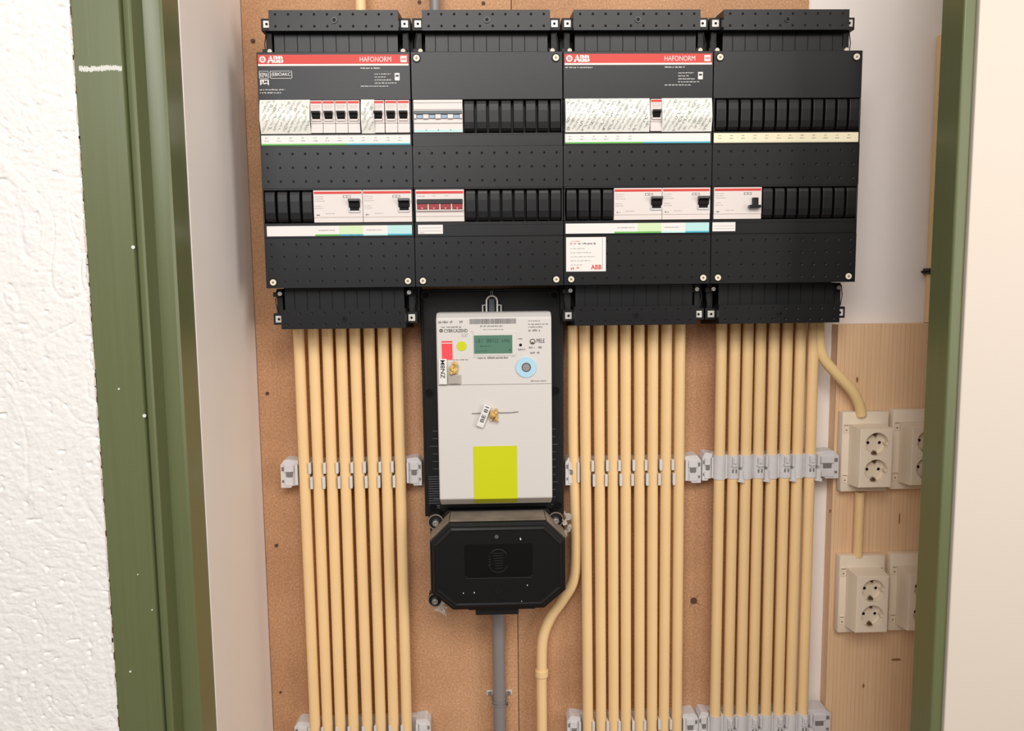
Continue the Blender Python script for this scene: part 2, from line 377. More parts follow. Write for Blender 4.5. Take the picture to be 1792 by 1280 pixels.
# ================================================================ distribution boxes
BW = .2205; FY = -.110; H = .3372
ROW1 = (.0675, .1145); ROW2 = (.1955, .2425)      # device windows, measured down from the top edge
def vz(v): return ZT - v
def make_box(i):
    x0 = (i-2)*BW + .0006; x1 = x0+BW-.0012
    names = ['leftmost of the four black distribution boxes, red header, seven narrow breakers', 'second black distribution box from the left, plain header, directly above the meter',
             'third black distribution box from the left, red header and square white sticker', 'rightmost black distribution box with plain header, row of twelve blanks']
    t = thing('distribution_box', names[i], 'distribution box', (x0+BW/2, 0, vz(H+.061)), 'row of black distribution boxes')
    # base tray on the board
    b = MB(); lo_ = H+.050 if i != 1 else H-.001
    xl_ = x0+(.0095 if i == 0 else -.0004); xr_ = x1-(.0095 if i == 3 else -.0004)
    b.box(xl_, xr_, -.0005, -.052, vz(lo_), vz(-.048)); b.build('base_tray', M['black3'], t, bevel=.001)
    # cover: frame around the two device windows
    b = MB(); d = .0035
    b.box(x0, x1, FY, -.055, vz(0), vz(ROW1[0])); b.box(x0, x1, FY, -.055, vz(ROW1[1]), vz(.1335))
    b.box(x0, x1, FY+d, -.055, vz(.1335), vz(.1925)); b.box(x0, x1, FY, -.055, vz(.1925), vz(ROW2[0]))
    b.box(x0, x1, FY, -.055, vz(ROW2[1]), vz(.2645)); b.box(x0, x1, FY+d, -.055, vz(.2645), vz(H))
    for r in (ROW1, ROW2):
        b.box(x0, x0+.0022, FY, -.055, vz(r[0]), vz(r[1])); b.box(x1-.0022, x1, FY, -.055, vz(r[0]), vz(r[1]))
        b.box(x0+.0022, x1-.0022, -.092, -.056, vz(r[0]), vz(r[1]))
    b.build('cover', M['black'], t, bevel=.0007)
    # pimpled bands
    cw = (x1-x0)/12
    for v0, rows, nm in ((.1335, 3, 'upper'), (.2645, 4, 'lower')):
        ch = .059/3 if rows == 3 else (H-.2645)/4
        b = MB()
        for r in range(rows):
            for c in range(12):
                cx_, cz_ = x0+(c+.5)*cw, vz(v0+(r+.5)*ch)
                b.cell(x0+c*cw, x0+(c+1)*cw, vz(v0+(r+1)*ch), vz(v0+r*ch), FY-.0001, cx_, cz_, .0019, 0, 12, apex=.0011)
        z0, z1 = vz(v0+rows*ch), vz(v0); y = FY-.0001; e = FY+d
        for q in (((x0, z0), (x1, z0)), ((x1, z0), (x1, z1)), ((x1, z1), (x0, z1)), ((x0, z1), (x0, z0))):
            b.face([b.bm.verts.new((q[0][0], y, q[0][1])), b.bm.verts.new((q[1][0], y, q[1][1])), b.bm.verts.new((q[1][0], e, q[1][1])), b.bm.verts.new((q[0][0], e, q[0][1]))])
        bmesh.ops.remove_doubles(b.bm, verts=b.bm.verts, dist=1e-6)
        b.build('dimpled_band', M['black'], t)
    # shallow glossy label rails
    for v in (.1165, .1325, .2465, .2625):
        b = MB(); b.box(x0+.001, x1-.001, FY-.0006, FY, vz(v), vz(v+.0007)); b.build('label_rail', M['black2'], t)
    # cable entry shrouds above and below
    def shroud(top, nm):
        s = 1 if top else -1
        e = vz(0) if top else vz(H)                        # cover edge
        zA, zB = e+s*.0328, e+s*.0615                      # dimpled front plate
        c = (x0+x1)/2; hw = .0930
        b = MB(); b.box(c-hw+.003, c+hw-.003, -.085, -.050, e+s*.0005, zA)
        n_ = 10; pw = .0188
        p = b.build('ribbed_panel', M['black'], t)
        for k in range(n_-1):
            gx = c+(k-(n_-2)/2)*pw; b = MB(); b.box(gx-.0007, gx+.0007, -.0852, -.084, e+s*.0022, zA); b.build('groove', M['dark'], p)  # grooves are near-black strips, their shade put into the colour
        b = MB()
        rows = 2; ph = abs(zB-zA)/2; lo = min(zA, zB); pwc = 2*hw/10
        for r in range(2):
            for k in range(10):
                X_ = c-hw+k*pwc; cz_ = lo+ph*(.42 if r == 0 else 1.58); b.cell(X_, X_+pwc, lo+r*ph, lo+(r+1)*ph, -.0990, X_+pwc/2, cz_, .0019, 0, 12, apex=.0011)
        q = ((c-hw, lo), (c+hw, lo), (c+hw, lo+2*ph), (c-hw, lo+2*ph))
        for k in range(4):
            a_, b_ = q[k], q[(k+1) % 4]; b.face([b.bm.verts.new((a_[0], -.0990, a_[1])), b.bm.verts.new((b_[0], -.0990, b_[1])), b.bm.verts.new((b_[0], -.095, b_[1])), b.bm.verts.new((a_[0], -.095, a_[1]))])
        bmesh.ops.remove_doubles(b.bm, verts=b.bm.verts, dist=1e-6)
        # tapered body of the shroud: wider where it meets the board
        f = [(c-hw, -.095, lo), (c+hw, -.095, lo), (c+hw, -.095, lo+2*ph), (c-hw, -.095, lo+2*ph)]
        g = [(c-hw-.004, -.012, lo-.004*(not top)), (c+hw+.004, -.012, lo-.004*(not top)), (c+hw+.004, -.012, lo+2*ph+.004*top), (c-hw-.004, -.012, lo+2*ph+.004*top)]
        b.prism(f, g); sh = b.build('cable_shroud', M['black'], t)
        b = MB(); zc = (zA+zB)/2; b.ringY(c+.001, zc, .0044, .0026, -.1004, -.0985, 24); b.build('shroud_screw_ring', M['black2'], sh)
        b = MB(); b.cylY(c+.001, zc, .0027, -.0996, -.0985, 18); b.build('shroud_screw', M['dark'], sh)
        for sx in (-1, 1):
            bx = c+sx*(hw+.0075)
            b = MB()
            b.box(bx-.0085, bx+.0085, -.082, -.050, e+s*.038, e+s*.0555); b.box(bx-.0045, bx+.0045, -.074, -.05, e+s*.001, e+s*.038)
            b.box(bx-.0085, bx+.002, -.080, -.06, e+s*.006, e+s*.013)
            b.tube([(bx+sx*.003, -.0775, e+s*.036), (bx+sx*.006, -.076, e+s*.02), (bx+sx*.004, -.076, e+s*.004)], .0008, 6)
            k = b.build('side_bracket', M['black3'], t, bevel=.0006)
            b = MB(); b.box(bx-.0052, bx+.0052, -.0835, -.0815, e+s*.0418, e+s*.0522); mt = b.build('metal_tab', M['tab'], k, bevel=.0006)
            b = MB(); b.cylY(bx, e+s*.047, .0019, -.0840, -.0834, 10); b.build('tab_hole', M['dark'], k)
            b = MB(); b.cylY(bx-sx*.003, e+s*.0085, .0032, -.0835, -.0795, 14); b.ringY(bx-sx*.003, e+s*.0085, .0032, .0017, -.0842, -.0835, 14); b.build('bracket_screw', M['metal'] if not top else M['cap'], k)
    shroud(True, 'upper')
    if i != 1: shroud(False, 'lower')
    # cover screws
    pts = [(x0+.0105, vz(H-.0085)), (x1-.0105, vz(H-.0085))]
    if i in (1, 3): pts += [(x0+.0085, vz(.0095)), (x1-.0095, vz(.0095))]
    for sx, sz_ in pts:
        b = MB(); b.cylY(sx, sz_, .0045, -.1122, -.1100, 22, r1=.0047); k = b.build('cover_screw', M['cap'], t, smooth=True)
        b = MB(); b.ringY(sx, sz_, .0062, .0047, -.1106, -.1099, 24); b.build('screw_rim', M['dark'], k)
        b = MB(); a = random.uniform(0, PI); dx, dz = .0018*math.cos(a), .0018*math.sin(a)
        b.tube([(sx-dx, -.1124, sz_-dz), (sx+dx, -.1124, sz_+dz)], .0005, 6); b.tube([(sx-dz, -.1124, sz_+dx), (sx+dz, -.1124, sz_-dx)], .0005, 6); b.build('screw_slot', M['brassdark'], k)
    return t, x0, x1
BOX = [make_box(i) for i in range(4)]
# blanking plates: curved strips clipped in the windows
def blank(t, xa, row):
    v0, v1 = row[0]+.0008, row[1]-.0008; z1, z0 = vz(v0), vz(v1)
    pr = [(-.093, z1), (-.1085, z1), (-.1120, z1-.0014), (-.1132, z1-.006), (-.1134, z1-.015), (-.1130, z0+.014), (-.1118, z0+.005), (-.1085, z0+.0005), (-.093, z0)]
    b = MB(); b.prism([(xa+.0016, y, z) for y, z in pr], [(xa+.0164, y, z) for y, z in pr])
    return b.build('blanking_plate', M['black'], t, bevel=.0011, seg=3)
MODX = .018
def slot(i, k): return BOX[i][1] + .0022 + k*MODX*.9965
for i, row, ks in ((0, ROW2, range(4)), (1, ROW1, range(4, 12)), (1, ROW2, range(4, 12)), (2, ROW2, range(4)), (3, ROW1, range(12)), (3, ROW2, range(4, 12))):
    p0 = None
    for k in ks:
        if p0 is None: p0 = blank(BOX[i][0], slot(i, k), row); k0 = k
        else:
            c = p0.copy(); COL.objects.link(c); c.location = p0.location + Vector(((k-k0)*MODX*.9965, 0, 0))
# headers with the maker's name
rnd = random.Random(2)
for i in (0, 2):
    t, x0, x1 = BOX[i]; y = -.1104
    b = MB(); b.box(x0+.002, x1-.002, y, -.1099, vz(.0195), vz(.0040)); hd = b.build('header_label', M['paper'], t, label='red header band with white lettering')
    b = MB(); b.box(x0+.002, x1-.002, y-.0003, y, vz(.0168), vz(.0040)); b.build('red_band', M['red'], hd)
    y2 = y-.0005
    text('ABB', x0+.0150, x0+.0385, vz(.0156), vz(.0056), y2, M['white_print'], hd, 'maker_name', bold=.06)
    b = MB()
    b.box(x0+.0146, x0+.0388, y2-.0003, y2-.0001, vz(.0108), vz(.0104))
    for xx in (.0188, .0265, .0345): b.box(x0+xx, x0+xx+.0005, y2-.0003, y2-.0001, vz(.0155), vz(.0060))
    b.build('logo_cut', M['red'], hd)
    b = MB(); b.ringY(x0+.0088, vz(.0106), .0046, .0026, y2-.0002, y2, 24); b.cylY(x0+.0088, vz(.0106), .0014, y2-.0002, y2, 12); b.box(x0+.006, x0+.0116, y2-.0002, y2, vz(.0110), vz(.0102)); b.build('round_emblem', M['white_print'], hd)
    text('HAFONORM', x0+.1475, x0+.1925, vz(.0142), vz(.0072), y2, M['white_print'], hd, 'product_line_name')
    b = MB(); b.box(x0+.2058, x0+.2148, y2-.0002, y2, vz(.0150), vz(.0062)); b.build('corner_mark', M['white_print'], hd)
    text('ABB', x0+.2070, x0+.2136, vz(.0122), vz(.0088), y2-.0003, M['red'], hd, 'corner_mark_print', bold=.02)
    # small white print (the square code is left out)
    lines = [(.148, .177, .0240, .0020), (.148, .187, .0490, .0016)] + [(.168, .168+(.023, .016, .025, .031)[k], .0320+k*.0042, .0016) for k in range(4)]
    lines += [(.003, .040, .0535, .0017), (.003, .035, .0578, .0017)] if i == 0 else [(.003, .042, .0240, .0018)]
    for a_, c_, v_, h_ in lines:
        b = MB(); greek(b, x0+a_, x0+c_, vz(v_), h_, y2+.0002, rnd); b.build('print_line', M['white_print'], t)
    b = MB(); b.box(x0+.197, x0+.204, y2, y2+.0002, vz(.0405), vz(.0300)); b.build('print_block', M['white_print'], t)
    b = MB(); b.box(x0+.1983, x0+.2027, y2-.0003, y2-.0001, vz(.0352), vz(.0326)); b.build('print_inset', M['black'], t)
    if i == 0:                                             # approval marks
        text('KEMA', x0+.0045, x0+.0150, vz(.0352), vz(.0290), y2, M['white_print'], t, 'approval_mark', bold=.01)
        b = MB()
        for (a, c) in ((x0+.0030, x0+.0165), (x0+.0185, x0+.0500)):
            b.box(a, c, y2, y2+.0002, vz(.0272), vz(.0266)); b.box(a, c, y2, y2+.0002, vz(.0372), vz(.0366)); b.box(a, a+.0007, y2, y2+.0002, vz(.0372), vz(.0266)); b.box(c-.0007, c, y2, y2+.0002, vz(.0372), vz(.0266))
        b.build('approval_mark_outline', M['white_print'], t)
        text('(EBIOAKC', x0+.0205, x0+.0480, vz(.0350), vz(.0288), y2, M['white_print'], t, 'approval_mark', bold=.008)
        pts = [(.004, .0385), (.0165, .0385), (.0165, .047), (.0135, .044), (.0102, .0452), (.007, .044), (.004, .047)]
        b = MB(); b.prism([(x0+a, y2, vz(v)) for a, v in pts], [(x0+a, y2+.0002, vz(v)) for a, v in pts]); b.build('approval_flag', M['white_print'], t)
        text('LM', x0+.006, x0+.0146, vz(.0435), vz(.0395), y2-.0002, M['black'], t, 'approval_flag_print', bold=.02)
# label strips
def strip(i, u0, u1, v0, v1, m, bands, marks, lab=None):
    t, x0, x1 = BOX[i]; y = -.1112
    b = MB(); b.box(x0+u0, x0+u1, y, -.1101, vz(v1), vz(v0)); s = b.build('label_strip', m, t, label=lab)
    for (a, c, va, vb, mm) in bands:
        b = MB(); b.box(x0+a, x0+c, y-.0002, y, vz(vb), vz(va)); b.build('colour_band', mm, s)
    b = MB()
    for (a, c, v) in marks: greek(b, x0+a, x0+c, vz(v), .0012, y-.0003, rnd)
    if marks: b.build('strip_print', M['grey_print'], s)
G, CY = M['green_band'], M['cyan_band']
mk = [(.008+.0175*k, .012+.0175*k, .1215) for k in range(12)] + [(.007+.0175*k, .013+.0175*k, .1255) for k in range(12)]
strip(0, .0022, .2172, .1172, .1312, M['paper'], [(.0022, .125, .1290, .1312, G), (.125, .2172, .1290, .1312, CY)], mk, 'white label strip with green and blue lower edge')
strip(2, .0022, .2165, .1172, .1312, M['paper'], [(.0022, .118, .1290, .1312, G), (.118, .2165, .1290, .1312, CY)], mk[:6]+mk[12:18], 'white label strip with green and blue lower edge')
strip(3, .0012, .2165, .1172, .1312, M['cream_paper'], [(.0012, .2165, .1300, .1304, M['pale_print'])], mk, 'yellowed label strip with small numbers')
for i, o in ((0, .0045), (2, .0025)):
    strip(i, o, .2165, .2468, .2615, M['paper'], [(.075, .110, .2592, .2615, G), (.110, .145, .2468, .2592, M['pale_green']), (.110, .145, .2592, .2615, CY if i == 0 else G), (.145, .181, .2592, .2615, M['pale_cyan']), (.181, .2165, .2468, .2592, M['pale_cyan']), (.181, .2165, .2592, .2615, CY)],
          [(.080, .105, .2540), (.150, .172, .2540), (.124, .130, .2608), (.136, .142, .2608)], 'white label strip with pale green and blue fields')
strip(1, .005, .0415, .2468, .2600, M['paper'], [(.007, .039, .2510, .2514, M['grey_print']), (.007, .039, .2555, .2559, M['grey_print'])], [(.008, .014, .2590)], 'short white label')
strip(3, .0012, .0355, .2468, .2600, M['paper'], [(.003, .034, .2520, .2523, M['grey_print']), (.003, .034, .2560, .2563, M['grey_print'])], [], 'short white label')
# square sticker on the third box
t, x0, x1 = BOX[2]; y = -.1112
b = MB(); b.box(x0+.0030, x0+.0625, y, -.1104, vz(.3175), vz(.2668)); st = b.build('sticker', M['paper'], t, bevel=.0012, label='square white sticker with red lettering')
b = MB(); b.box(x0+.0572, x0+.0575, y-.0002, y, vz(.315), vz(.269)); greek(b, x0+.021, x0+.047, vz(.2775), .0026, y-.0003, rnd); b.build('sticker_print', M['dark_print'], st)
b = MB()
for k in range(5): greek(b, x0+.010, x0+.010+(.022, .030, .037, .031, .018)[k], vz(.2842+k*.0060), .0017, y-.0003, rnd)
b.build('sticker_print', M['pale_print'], st)
b = MB(); greek(b, x0+.009, x0+.019, vz(.2775), .0028, y-.0003, rnd); greek(b, x0+.010, x0+.024, vz(.2733), .001, y-.0003, rnd); greek(b, x0+.010, x0+.016, vz(.315), .004, y-.0003, rnd); greek(b, x0+.019, x0+.022, vz(.313), .003, y-.0003, rnd); b.build('sticker_mark', M['red'], st)
text('ABB', x0+.0400, x0+.0560, vz(.3145), vz(.3075), y-.0003, M['red'], st, 'sticker_name', bold=.02)
# printed protective film taped over the first window row of boxes 1 and 3
def film(i, u0, u1, nm, amp=.0006, drop=0):
    t, x0, x1 = BOX[i]; r_ = random.Random(int(u0*1e4)+i)
    b = MB(); nx = max(6, int((u1-u0)/.004)); cols = []
    for k in range(nx+1):
        x = x0+u0+(u1-u0)*k/nx; wv = amp*math.sin(k*1.7+i)+amp*.6*math.sin(k*.6); col = []
        for v, yy in ((ROW1[0]-.0003, -.1115), (.075, -.1140), (.0945, -.1165), (.098, -.1162), (.106, -.1138), (ROW1[1]+.0003+drop, -.1112)):
            col.append((x+wv*.3, yy+wv*(1 if .07 < v < .11 else .3), vz(v)))
        cols.append(col)
    F = [[b.bm.verts.new(p) for p in c] for c in cols]; B_ = [[b.bm.verts.new((p[0], p[1]+.0004, p[2])) for p in c] for c in cols]
    for k in range(nx):
        for j in range(5): b.face([F[k][j], F[k][j+1], F[k+1][j+1], F[k+1][j]]); b.face([B_[k][j], B_[k+1][j], B_[k+1][j+1], B_[k][j+1]])
    for L in (0, nx):
        for j in range(5): b.face([F[L][j], F[L][j+1], B_[L][j+1], B_[L][j]])
    fm = b.build('printed_film', M['film'], t, smooth=True, label='white protective film with slanted grey green print')
    # slanted rows of stroke-like print following the folded film
    def fy(v):
        P = ((ROW1[0]-.001, -.1115), (.075, -.1140), (.0945, -.1165), (.098, -.1162), (.106, -.1138), (ROW1[1]+.001, -.1112))
        for (a, ya), (c, yc) in zip(P, P[1:]):
            if v <= c: return ya+(yc-ya)*(v-a)/(c-a)-amp-.0006
        return -.1118-amp
    bs = {'teal_print': MB(), 'stone_print': MB()}; cnt = {'teal_print': 0, 'stone_print': 0}
    du = .0075; k = 0; s = u0-.03
    while s < u1:
        pos = r_.uniform(0, .006); key = 'stone_print'
        while pos < .056:
            L = r_.uniform(.0024, .0046); big = r_.random() < .22; key = 'teal_print' if r_.random() < (.55 if pos < .027 else .15) else 'stone_print'
            hgt = .0030 if big else .0019; n_ = 5
            cu, cv = s+pos*.52, ROW1[1]-.0005-pos*.854
            dx, dv = .52, -.854; nx_, nv = .854, .52
            def P(a, c): return cu+dx*a+nx_*c, cv+dv*a+nv*c
            shape = r_.choice(((( 0,0),(0,1),(1,1)), ((0,1),(0,0),(1,0),(1,.5)), ((0,0),(1,1)), ((1,1),(.2,1),(0,.5),(.2,0),(1,0)), ((0,0),(.1,1),(.9,1),(1,0),(.3,0))))
            pts = [P(a*L*.8, c*hgt) for a, c in shape]
            if r_.random() < (.05 if pos < .027 else .28): pos += L; continue
            if all(u0+.0006 < q[0] < u1-.0006 and ROW1[0]+.0006 < q[1] < ROW1[1]-.0006 for q in pts):
                bs[key].tube([(x0+q[0], fy(q[1])+.0002, vz(q[1])) for q in pts], .00030 if big else .00020, 4); cnt[key] += 1
            pos += L
        s += du; k += 1
    for key in bs:
        if cnt[key]: bs[key].build('film_print', M[key], fm)
film(0, .0024, .0745, 'a'); film(0, .1475, .1670, 'b', .0010, 0); film(2, .0024, .1260, 'c'); film(2, .1440, .2175, 'd', .0008)
# ================================================================ breakers and switches
def mcb(i, k, label):
    x = slot(i, k); a, c = x+.0002, x+.0175; v0, v1 = ROW1[0]+.0006, ROW1[1]-.0006
    t = thing('circuit_breaker', label, 'circuit breaker', (x+.009, -.09, vz(v1)), 'narrow circuit breakers')
    pr = [(-.0925, vz(v0)), (-.1118, vz(v0)), (-.1118, vz(.1000)), (-.1105, vz(.1010)), (-.1105, vz(.1065)), (-.1112, vz(.1068)), (-.1112, vz(v1)), (-.0925, vz(v1))]
    b = MB(); b.prism([(a, y, z) for y, z in pr], [(c, y, z) for y, z in pr]); b.build('body', M['white'], t, bevel=.0003)
    b = MB(); b.box(a+.0008, c-.0008, -.1121, -.1117, vz(v0+.0044), vz(v0+.0012)); b.build('red_stripe', M['red'], t)
    b = MB(); greek(b, a+.002, c-.002, vz(v0+.0075), .0012, -.1120, rnd); greek(b, a+.002, c-.003, vz(v0+.0098), .0012, -.1120, rnd); greek(b, a+.003, c-.005, vz(v0+.0118), .0010, -.1120, rnd); b.build('print', M['pale_print'], t)
    b = MB(); b.box(a+.0028, c-.0028, -.1124, -.1116, vz(.0945), vz(.0835)); b.build('toggle_recess', M['dark'], t)
    b = MB()
    for q in (a+.0018, c-.0030): b.box(q, q+.0012, -.1142, -.1116, vz(.0965), vz(.0860))
    b.box(a+.0018, c-.0018, -.1142, -.1116, vz(.0975), vz(.0950)); b.build('toggle_guard', M['white'], t, bevel=.0003)
    b = MB(); pr = [(-.1122, vz(.0838)), (-.1190, vz(.0842)), (-.1196, vz(.0868)), (-.1150, vz(.0885)), (-.1140, vz(.0930)), (-.1122, vz(.0930))]
    b.prism([(a+.0024, y, z) for y, z in pr[:]], [(c-.0024, y, z) for y, z in pr]); b.build('toggle', M['black2'], t, bevel=.0004)
    return t
def vzb(v): return vz(v)
m0 = mcb(0, 4, 'leftmost narrow white breaker with red stripe in the leftmost distribution box')
lab = {5: 'second narrow white breaker from the left in the leftmost distribution box', 6: 'third narrow white breaker from the left in the leftmost distribution box', 7: 'narrow white breaker just left of the film patch in the leftmost box',
       9: 'narrow white breaker just right of the film patch in the leftmost box', 10: 'last but one narrow white breaker at the right end of the leftmost box', 11: 'last narrow white breaker at the right edge of the leftmost box'}
for k, l in lab.items(): dup(m0, ((k-4)*MODX*.9965 - (.0005 if k == 9 else 0), 0, 0), l)
dup(m0, (slot(2, 7)-slot(0, 4)-.0005, 0, 0), 'single narrow white breaker between two pieces of film in the third box')
def rcd(i, k, label, tu, down=False):
    x = slot(i, k); a, c = x+.0003, x+.0714; v0, v1 = ROW2[0]+.0004, ROW2[1]-.0004
    t = thing('residual_current_device', label, 'safety switch', (x+.036, -.09, vz(v1)), 'wide earth leakage switches in the lower row')
    pr = [(-.0925, vz(v0)), (-.1125, vz(v0)), (-.1125, vz(v1-.0075)), (-.1117, vz(v1-.0070)), (-.1117, vz(v1)), (-.0925, vz(v1))]
    b = MB(); b.prism([(a, y, z) for y, z in pr], [(c, y, z) for y, z in pr]); b.build('body', M['white'], t, bevel=.0003)
    b = MB(); b.box(a+.001, c-.001, -.1128, -.1124, vz(v0+.0052), vz(v0+.0018)); b.build('red_stripe', M['red'], t)
    b = MB()
    for q in range(5): greek(b, a+.002, a+.002+(.013, .012, .015, .010, .012)[q], vz(v0+.0095+q*.0032+(q > 2)*.004), .0012, -.1128, rnd)
    greek(b, a+.017, a+.030, vz(v0+.034), .0012, -.1128, rnd); b.build('print', M['pale_print'], t)
    b = MB(); greek(b, a+.004, a+.009, vz(v1-.0098), .0022, -.1128, rnd); xx = x+tu-.0165
    b.box(xx, xx+.011, -.1128, -.1126, vz(v0+.0080), vz(v0+.0076)); b.box(xx, xx+.011, -.1128, -.1126, vz(v0+.0108), vz(v0+.0104)); b.box(xx, xx+.0006, -.1128, -.1126, vz(v0+.0108), vz(v0+.0078)); b.box(xx+.0052, xx+.0058, -.1128, -.1126, vz(v0+.0108), vz(v0+.0078)); b.box(xx+.0104, xx+.011, -.1128, -.1126, vz(v0+.0108), vz(v0+.0078))
    b.build('test_mark', M['dark_print'], t)
    T = x+tu; zt = v0+.0125
    if not down:
        b = MB(); b.box(T-.0068, T+.0068, -.1130, -.1124, vz(zt+.0175), vz(zt)); b.build('toggle_recess', M['dark'], t)
        b = MB(); b.box(T-.0085, T-.0068, -.1145, -.1124, vz(zt+.0185), vz(zt+.0060)); b.box(T+.0068, T+.0085, -.1145, -.1124, vz(zt+.0185), vz(zt+.0060)); b.box(T-.0085, T+.0085, -.1145, -.1124, vz(zt+.0198), vz(zt+.0172)); b.build('toggle_guard', M['clip'], t, bevel=.0004)
        b = MB(); pr = [(-.1128, vz(zt)), (-.1215, vz(zt+.0005)), (-.1222, vz(zt+.0042)), (-.116, vz(zt+.006)), (-.1150, vz(zt+.013)), (-.1128, vz(zt+.013))]
        b.prism([(T-.0083, y, z) for y, z in pr], [(T+.0083, y, z) for y, z in pr]); b.build('toggle', M['black2'], t, bevel=.0006)
    else:
        b = MB(); b.box(T-.0045, T+.0045, -.1135, -.1124, vz(zt+.017), vz(zt+.003)); b.build('toggle_recess', M['dark'], t)
        b = MB(); b.box(T-.0105, T+.0065, -.1215, -.1128, vz(zt+.0185), vz(zt+.0140)); b.box(T-.004, T+.004, -.117, -.1128, vz(zt+.015), vz(zt+.003)); b.build('toggle', M['black2'], t, bevel=.0006)
    return t
rcd(0, 4, 'wide white earth leakage switch next to four blanks in the leftmost box', .060)
rcd(0, 8, 'wide white earth leakage switch at the right edge of the leftmost box', .0605)
rcd(2, 4, 'wide white earth leakage switch next to four blanks in the third box', .0630)
rcd(2, 8, 'wide white earth leakage switch at the right edge of the third box', .0610)
rcd(3, 0, 'wide white switch in the rightmost box with its black toggle pushed down', .0615, True)
# four pole switches of box 2
def four_pole(row, label, redone):
    x = slot(1, 0); a, c = x+.0002, x+.0712; v0, v1 = row[0]+.0004, row[1]-.0004
    t = thing('main_switch', label, 'switch', (x+.036, -.09, vz(v1)))
    pr = [(-.0925, vz(v0)), (-.1118, vz(v0)), (-.1118, vz(v0+.0325)), (-.1110, vz(v0+.033)), (-.1108, vz(v1)), (-.0925, vz(v1))]
    b = MB(); b.prism([(a, y, z) for y, z in pr], [(c, y, z) for y, z in pr]); b.build('body', M['white'], t, bevel=.0003)
    if redone:
        b = MB(); b.box(a+.001, c-.001, -.1122, -.1117, vz(v0+.0058), vz(v0+.0022)); b.build('red_stripe', M['red'], t)
        b = MB(); greek(b, a+.002, a+.014, vz(v0+.0100), .0013, -.1121, rnd); greek(b, a+.024, a+.030, vz(v0+.0095), .001, -.1121, rnd); greek(b, a+.042, a+.048, vz(v0+.0095), .001, -.1121, rnd); b.build('print', M['grey_print'], t)
        b = MB(); b.box(a+.002, c-.002, -.1155, -.1117, vz(v0+.0210), vz(v0+.0140)); b.build('switch_bar', M['black2'], t, bevel=.0006)
        b = MB()
        for k in range(5): q = a+.0014+k*.0171; b.box(q-.0008, q+.0008, -.1150, -.1117, vz(v0+.0300), vz(v0+.0200))
        b.box(a+.0014, c-.0014, -.1150, -.1117, vz(v0+.0308), vz(v0+.0292)); b.build('toggle_guard', M['white'], t, bevel=.0003)
        for k in range(4):
            q = a+.0014+k*.0171
            b = MB(); b.box(q+.0014, q+.0157, -.1146, -.1117, vz(v0+.0286), vz(v0+.0200)); tg = b.build('toggle', M['redt'], t, bevel=.0005, label='dark red toggle')
            b = MB(); b.cylY(q+.0082, vz(v0+.0272), .0009, -.1150, -.1145, 8); b.build('toggle_dot', M['white_print'], tg)
        b = MB(); b.box(a+.0006, c-.0006, -.1113, -.1108, vz(v0+.0388), vz(v0+.0384)); b.build('groove_line', M['grey_print'], t)
    else:
        b = MB()
        for vv in (.0040, .0135): b.box(a+.0006, c-.0006, -.1121, -.1117, vz(v0+vv+.0006), vz(v0+vv))
        b.box(a+.0006, c-.0006, -.1112, -.1108, vz(v0+.0338), vz(v0+.0333)); b.build('groove_line', M['grey_print'], t)
        b = MB(); b.box(a+.0008, c-.0008, -.1150, -.1117, vz(v0+.0208), vz(v0+.0158)); b.build('switch_bar', M['slate'], t, bevel=.0006)
        b = MB()
        for k in range(5):
            q = a+k*.01775; lo = max(a+.0006, q-.0040); hi = min(c-.0006, q+.0042)
            b.box(lo, hi, -.1155, -.1117, vz(v0+.0272), vz(v0+.0212))
        b.build('toggle_guard', M['white'], t, bevel=.0006)
        for k in range(4):
            q = a+k*.01775
            b = MB(); b.box(q+.0048, q+.0132, -.1140, -.1117, vz(v0+.0268), vz(v0+.0216)); b.build('toggle', M['bluegrey'], t, bevel=.0006, label='blue grey toggle')
        b = MB(); b.box(a+.0006, c-.0006, -.1113, -.1108, vz(v1-.0006), vz(v1-.0040)); b.build('blue_edge', M['pale_cyan'], t)
        b = MB()
        for k in range(3): b.cylY(a+.0178*(k+1), vz(v1-.0035), .0007, -.1117, -.1112, 8)
        b.build('marker_dot', M['dark'], t)
    return t
four_pole(ROW1, 'four pole main switch with blue grey toggles, upper row of the second box', False)
four_pole(ROW2, 'four pole main switch with dark red toggles, lower row of the second box', True)
# ================================================================ electricity meter
MX0, MX1 = -.2215, .0065
t = thing('electricity_meter', 'white electricity meter with green display on a black back plate under the second box', 'electricity meter', ((MX0+MX1)/2, 0, 1.1348))
b = MB(); mz1, mz0 = 1.5080, 1.1375
b.box(MX0, MX1, -.0305, -.0008, mz0, mz1, .0015)
b.box(MX0+.004, MX1-.004, -.0325, -.030, mz0+.006, mz1-.004, .001)
bp = b.build('back_plate', M['black3'], t)
for q in ((-0.2123, 1.499), (-0.0078, 1.4967), (-0.2103, 1.3424), (-0.0067, 1.3431), (-0.208, 1.153), (-0.004, 1.1529)):
    b = MB(); b.ringY(q[0], q[1], .0072, .0055, -.0345, -.0325, 22); b.build('hole_rim', M['black2'], bp, smooth=True)
    b = MB(); b.cylY(q[0], q[1], .0055, -.0330, -.0322, 20); b.build('hole', M['dark'], bp)
b = MB()
for k in range(11):
    z = 1.28-k*.0125; L = .014 if k in (2, 7) else .009
    b.box(MX0+.024-L, MX0+.024, -.0330, -.0324, z-.0005, z+.0005); b.box(MX1-.021, MX1-.021+L*.8, -.0330, -.0324, z-.0005, z+.0005)
for k in range(14):
    z = 1.2046-k*.0040; b.box(MX0+.007, MX0+.0245, -.0328, -.0324, z-.0006, z+.0006)
b.build('vent_rib', M['slate'], bp)
ma, mb_ = -0.1928, -0.0173; mzt, mzb = 1.4724, 1.1672
zc0 = 1.1832
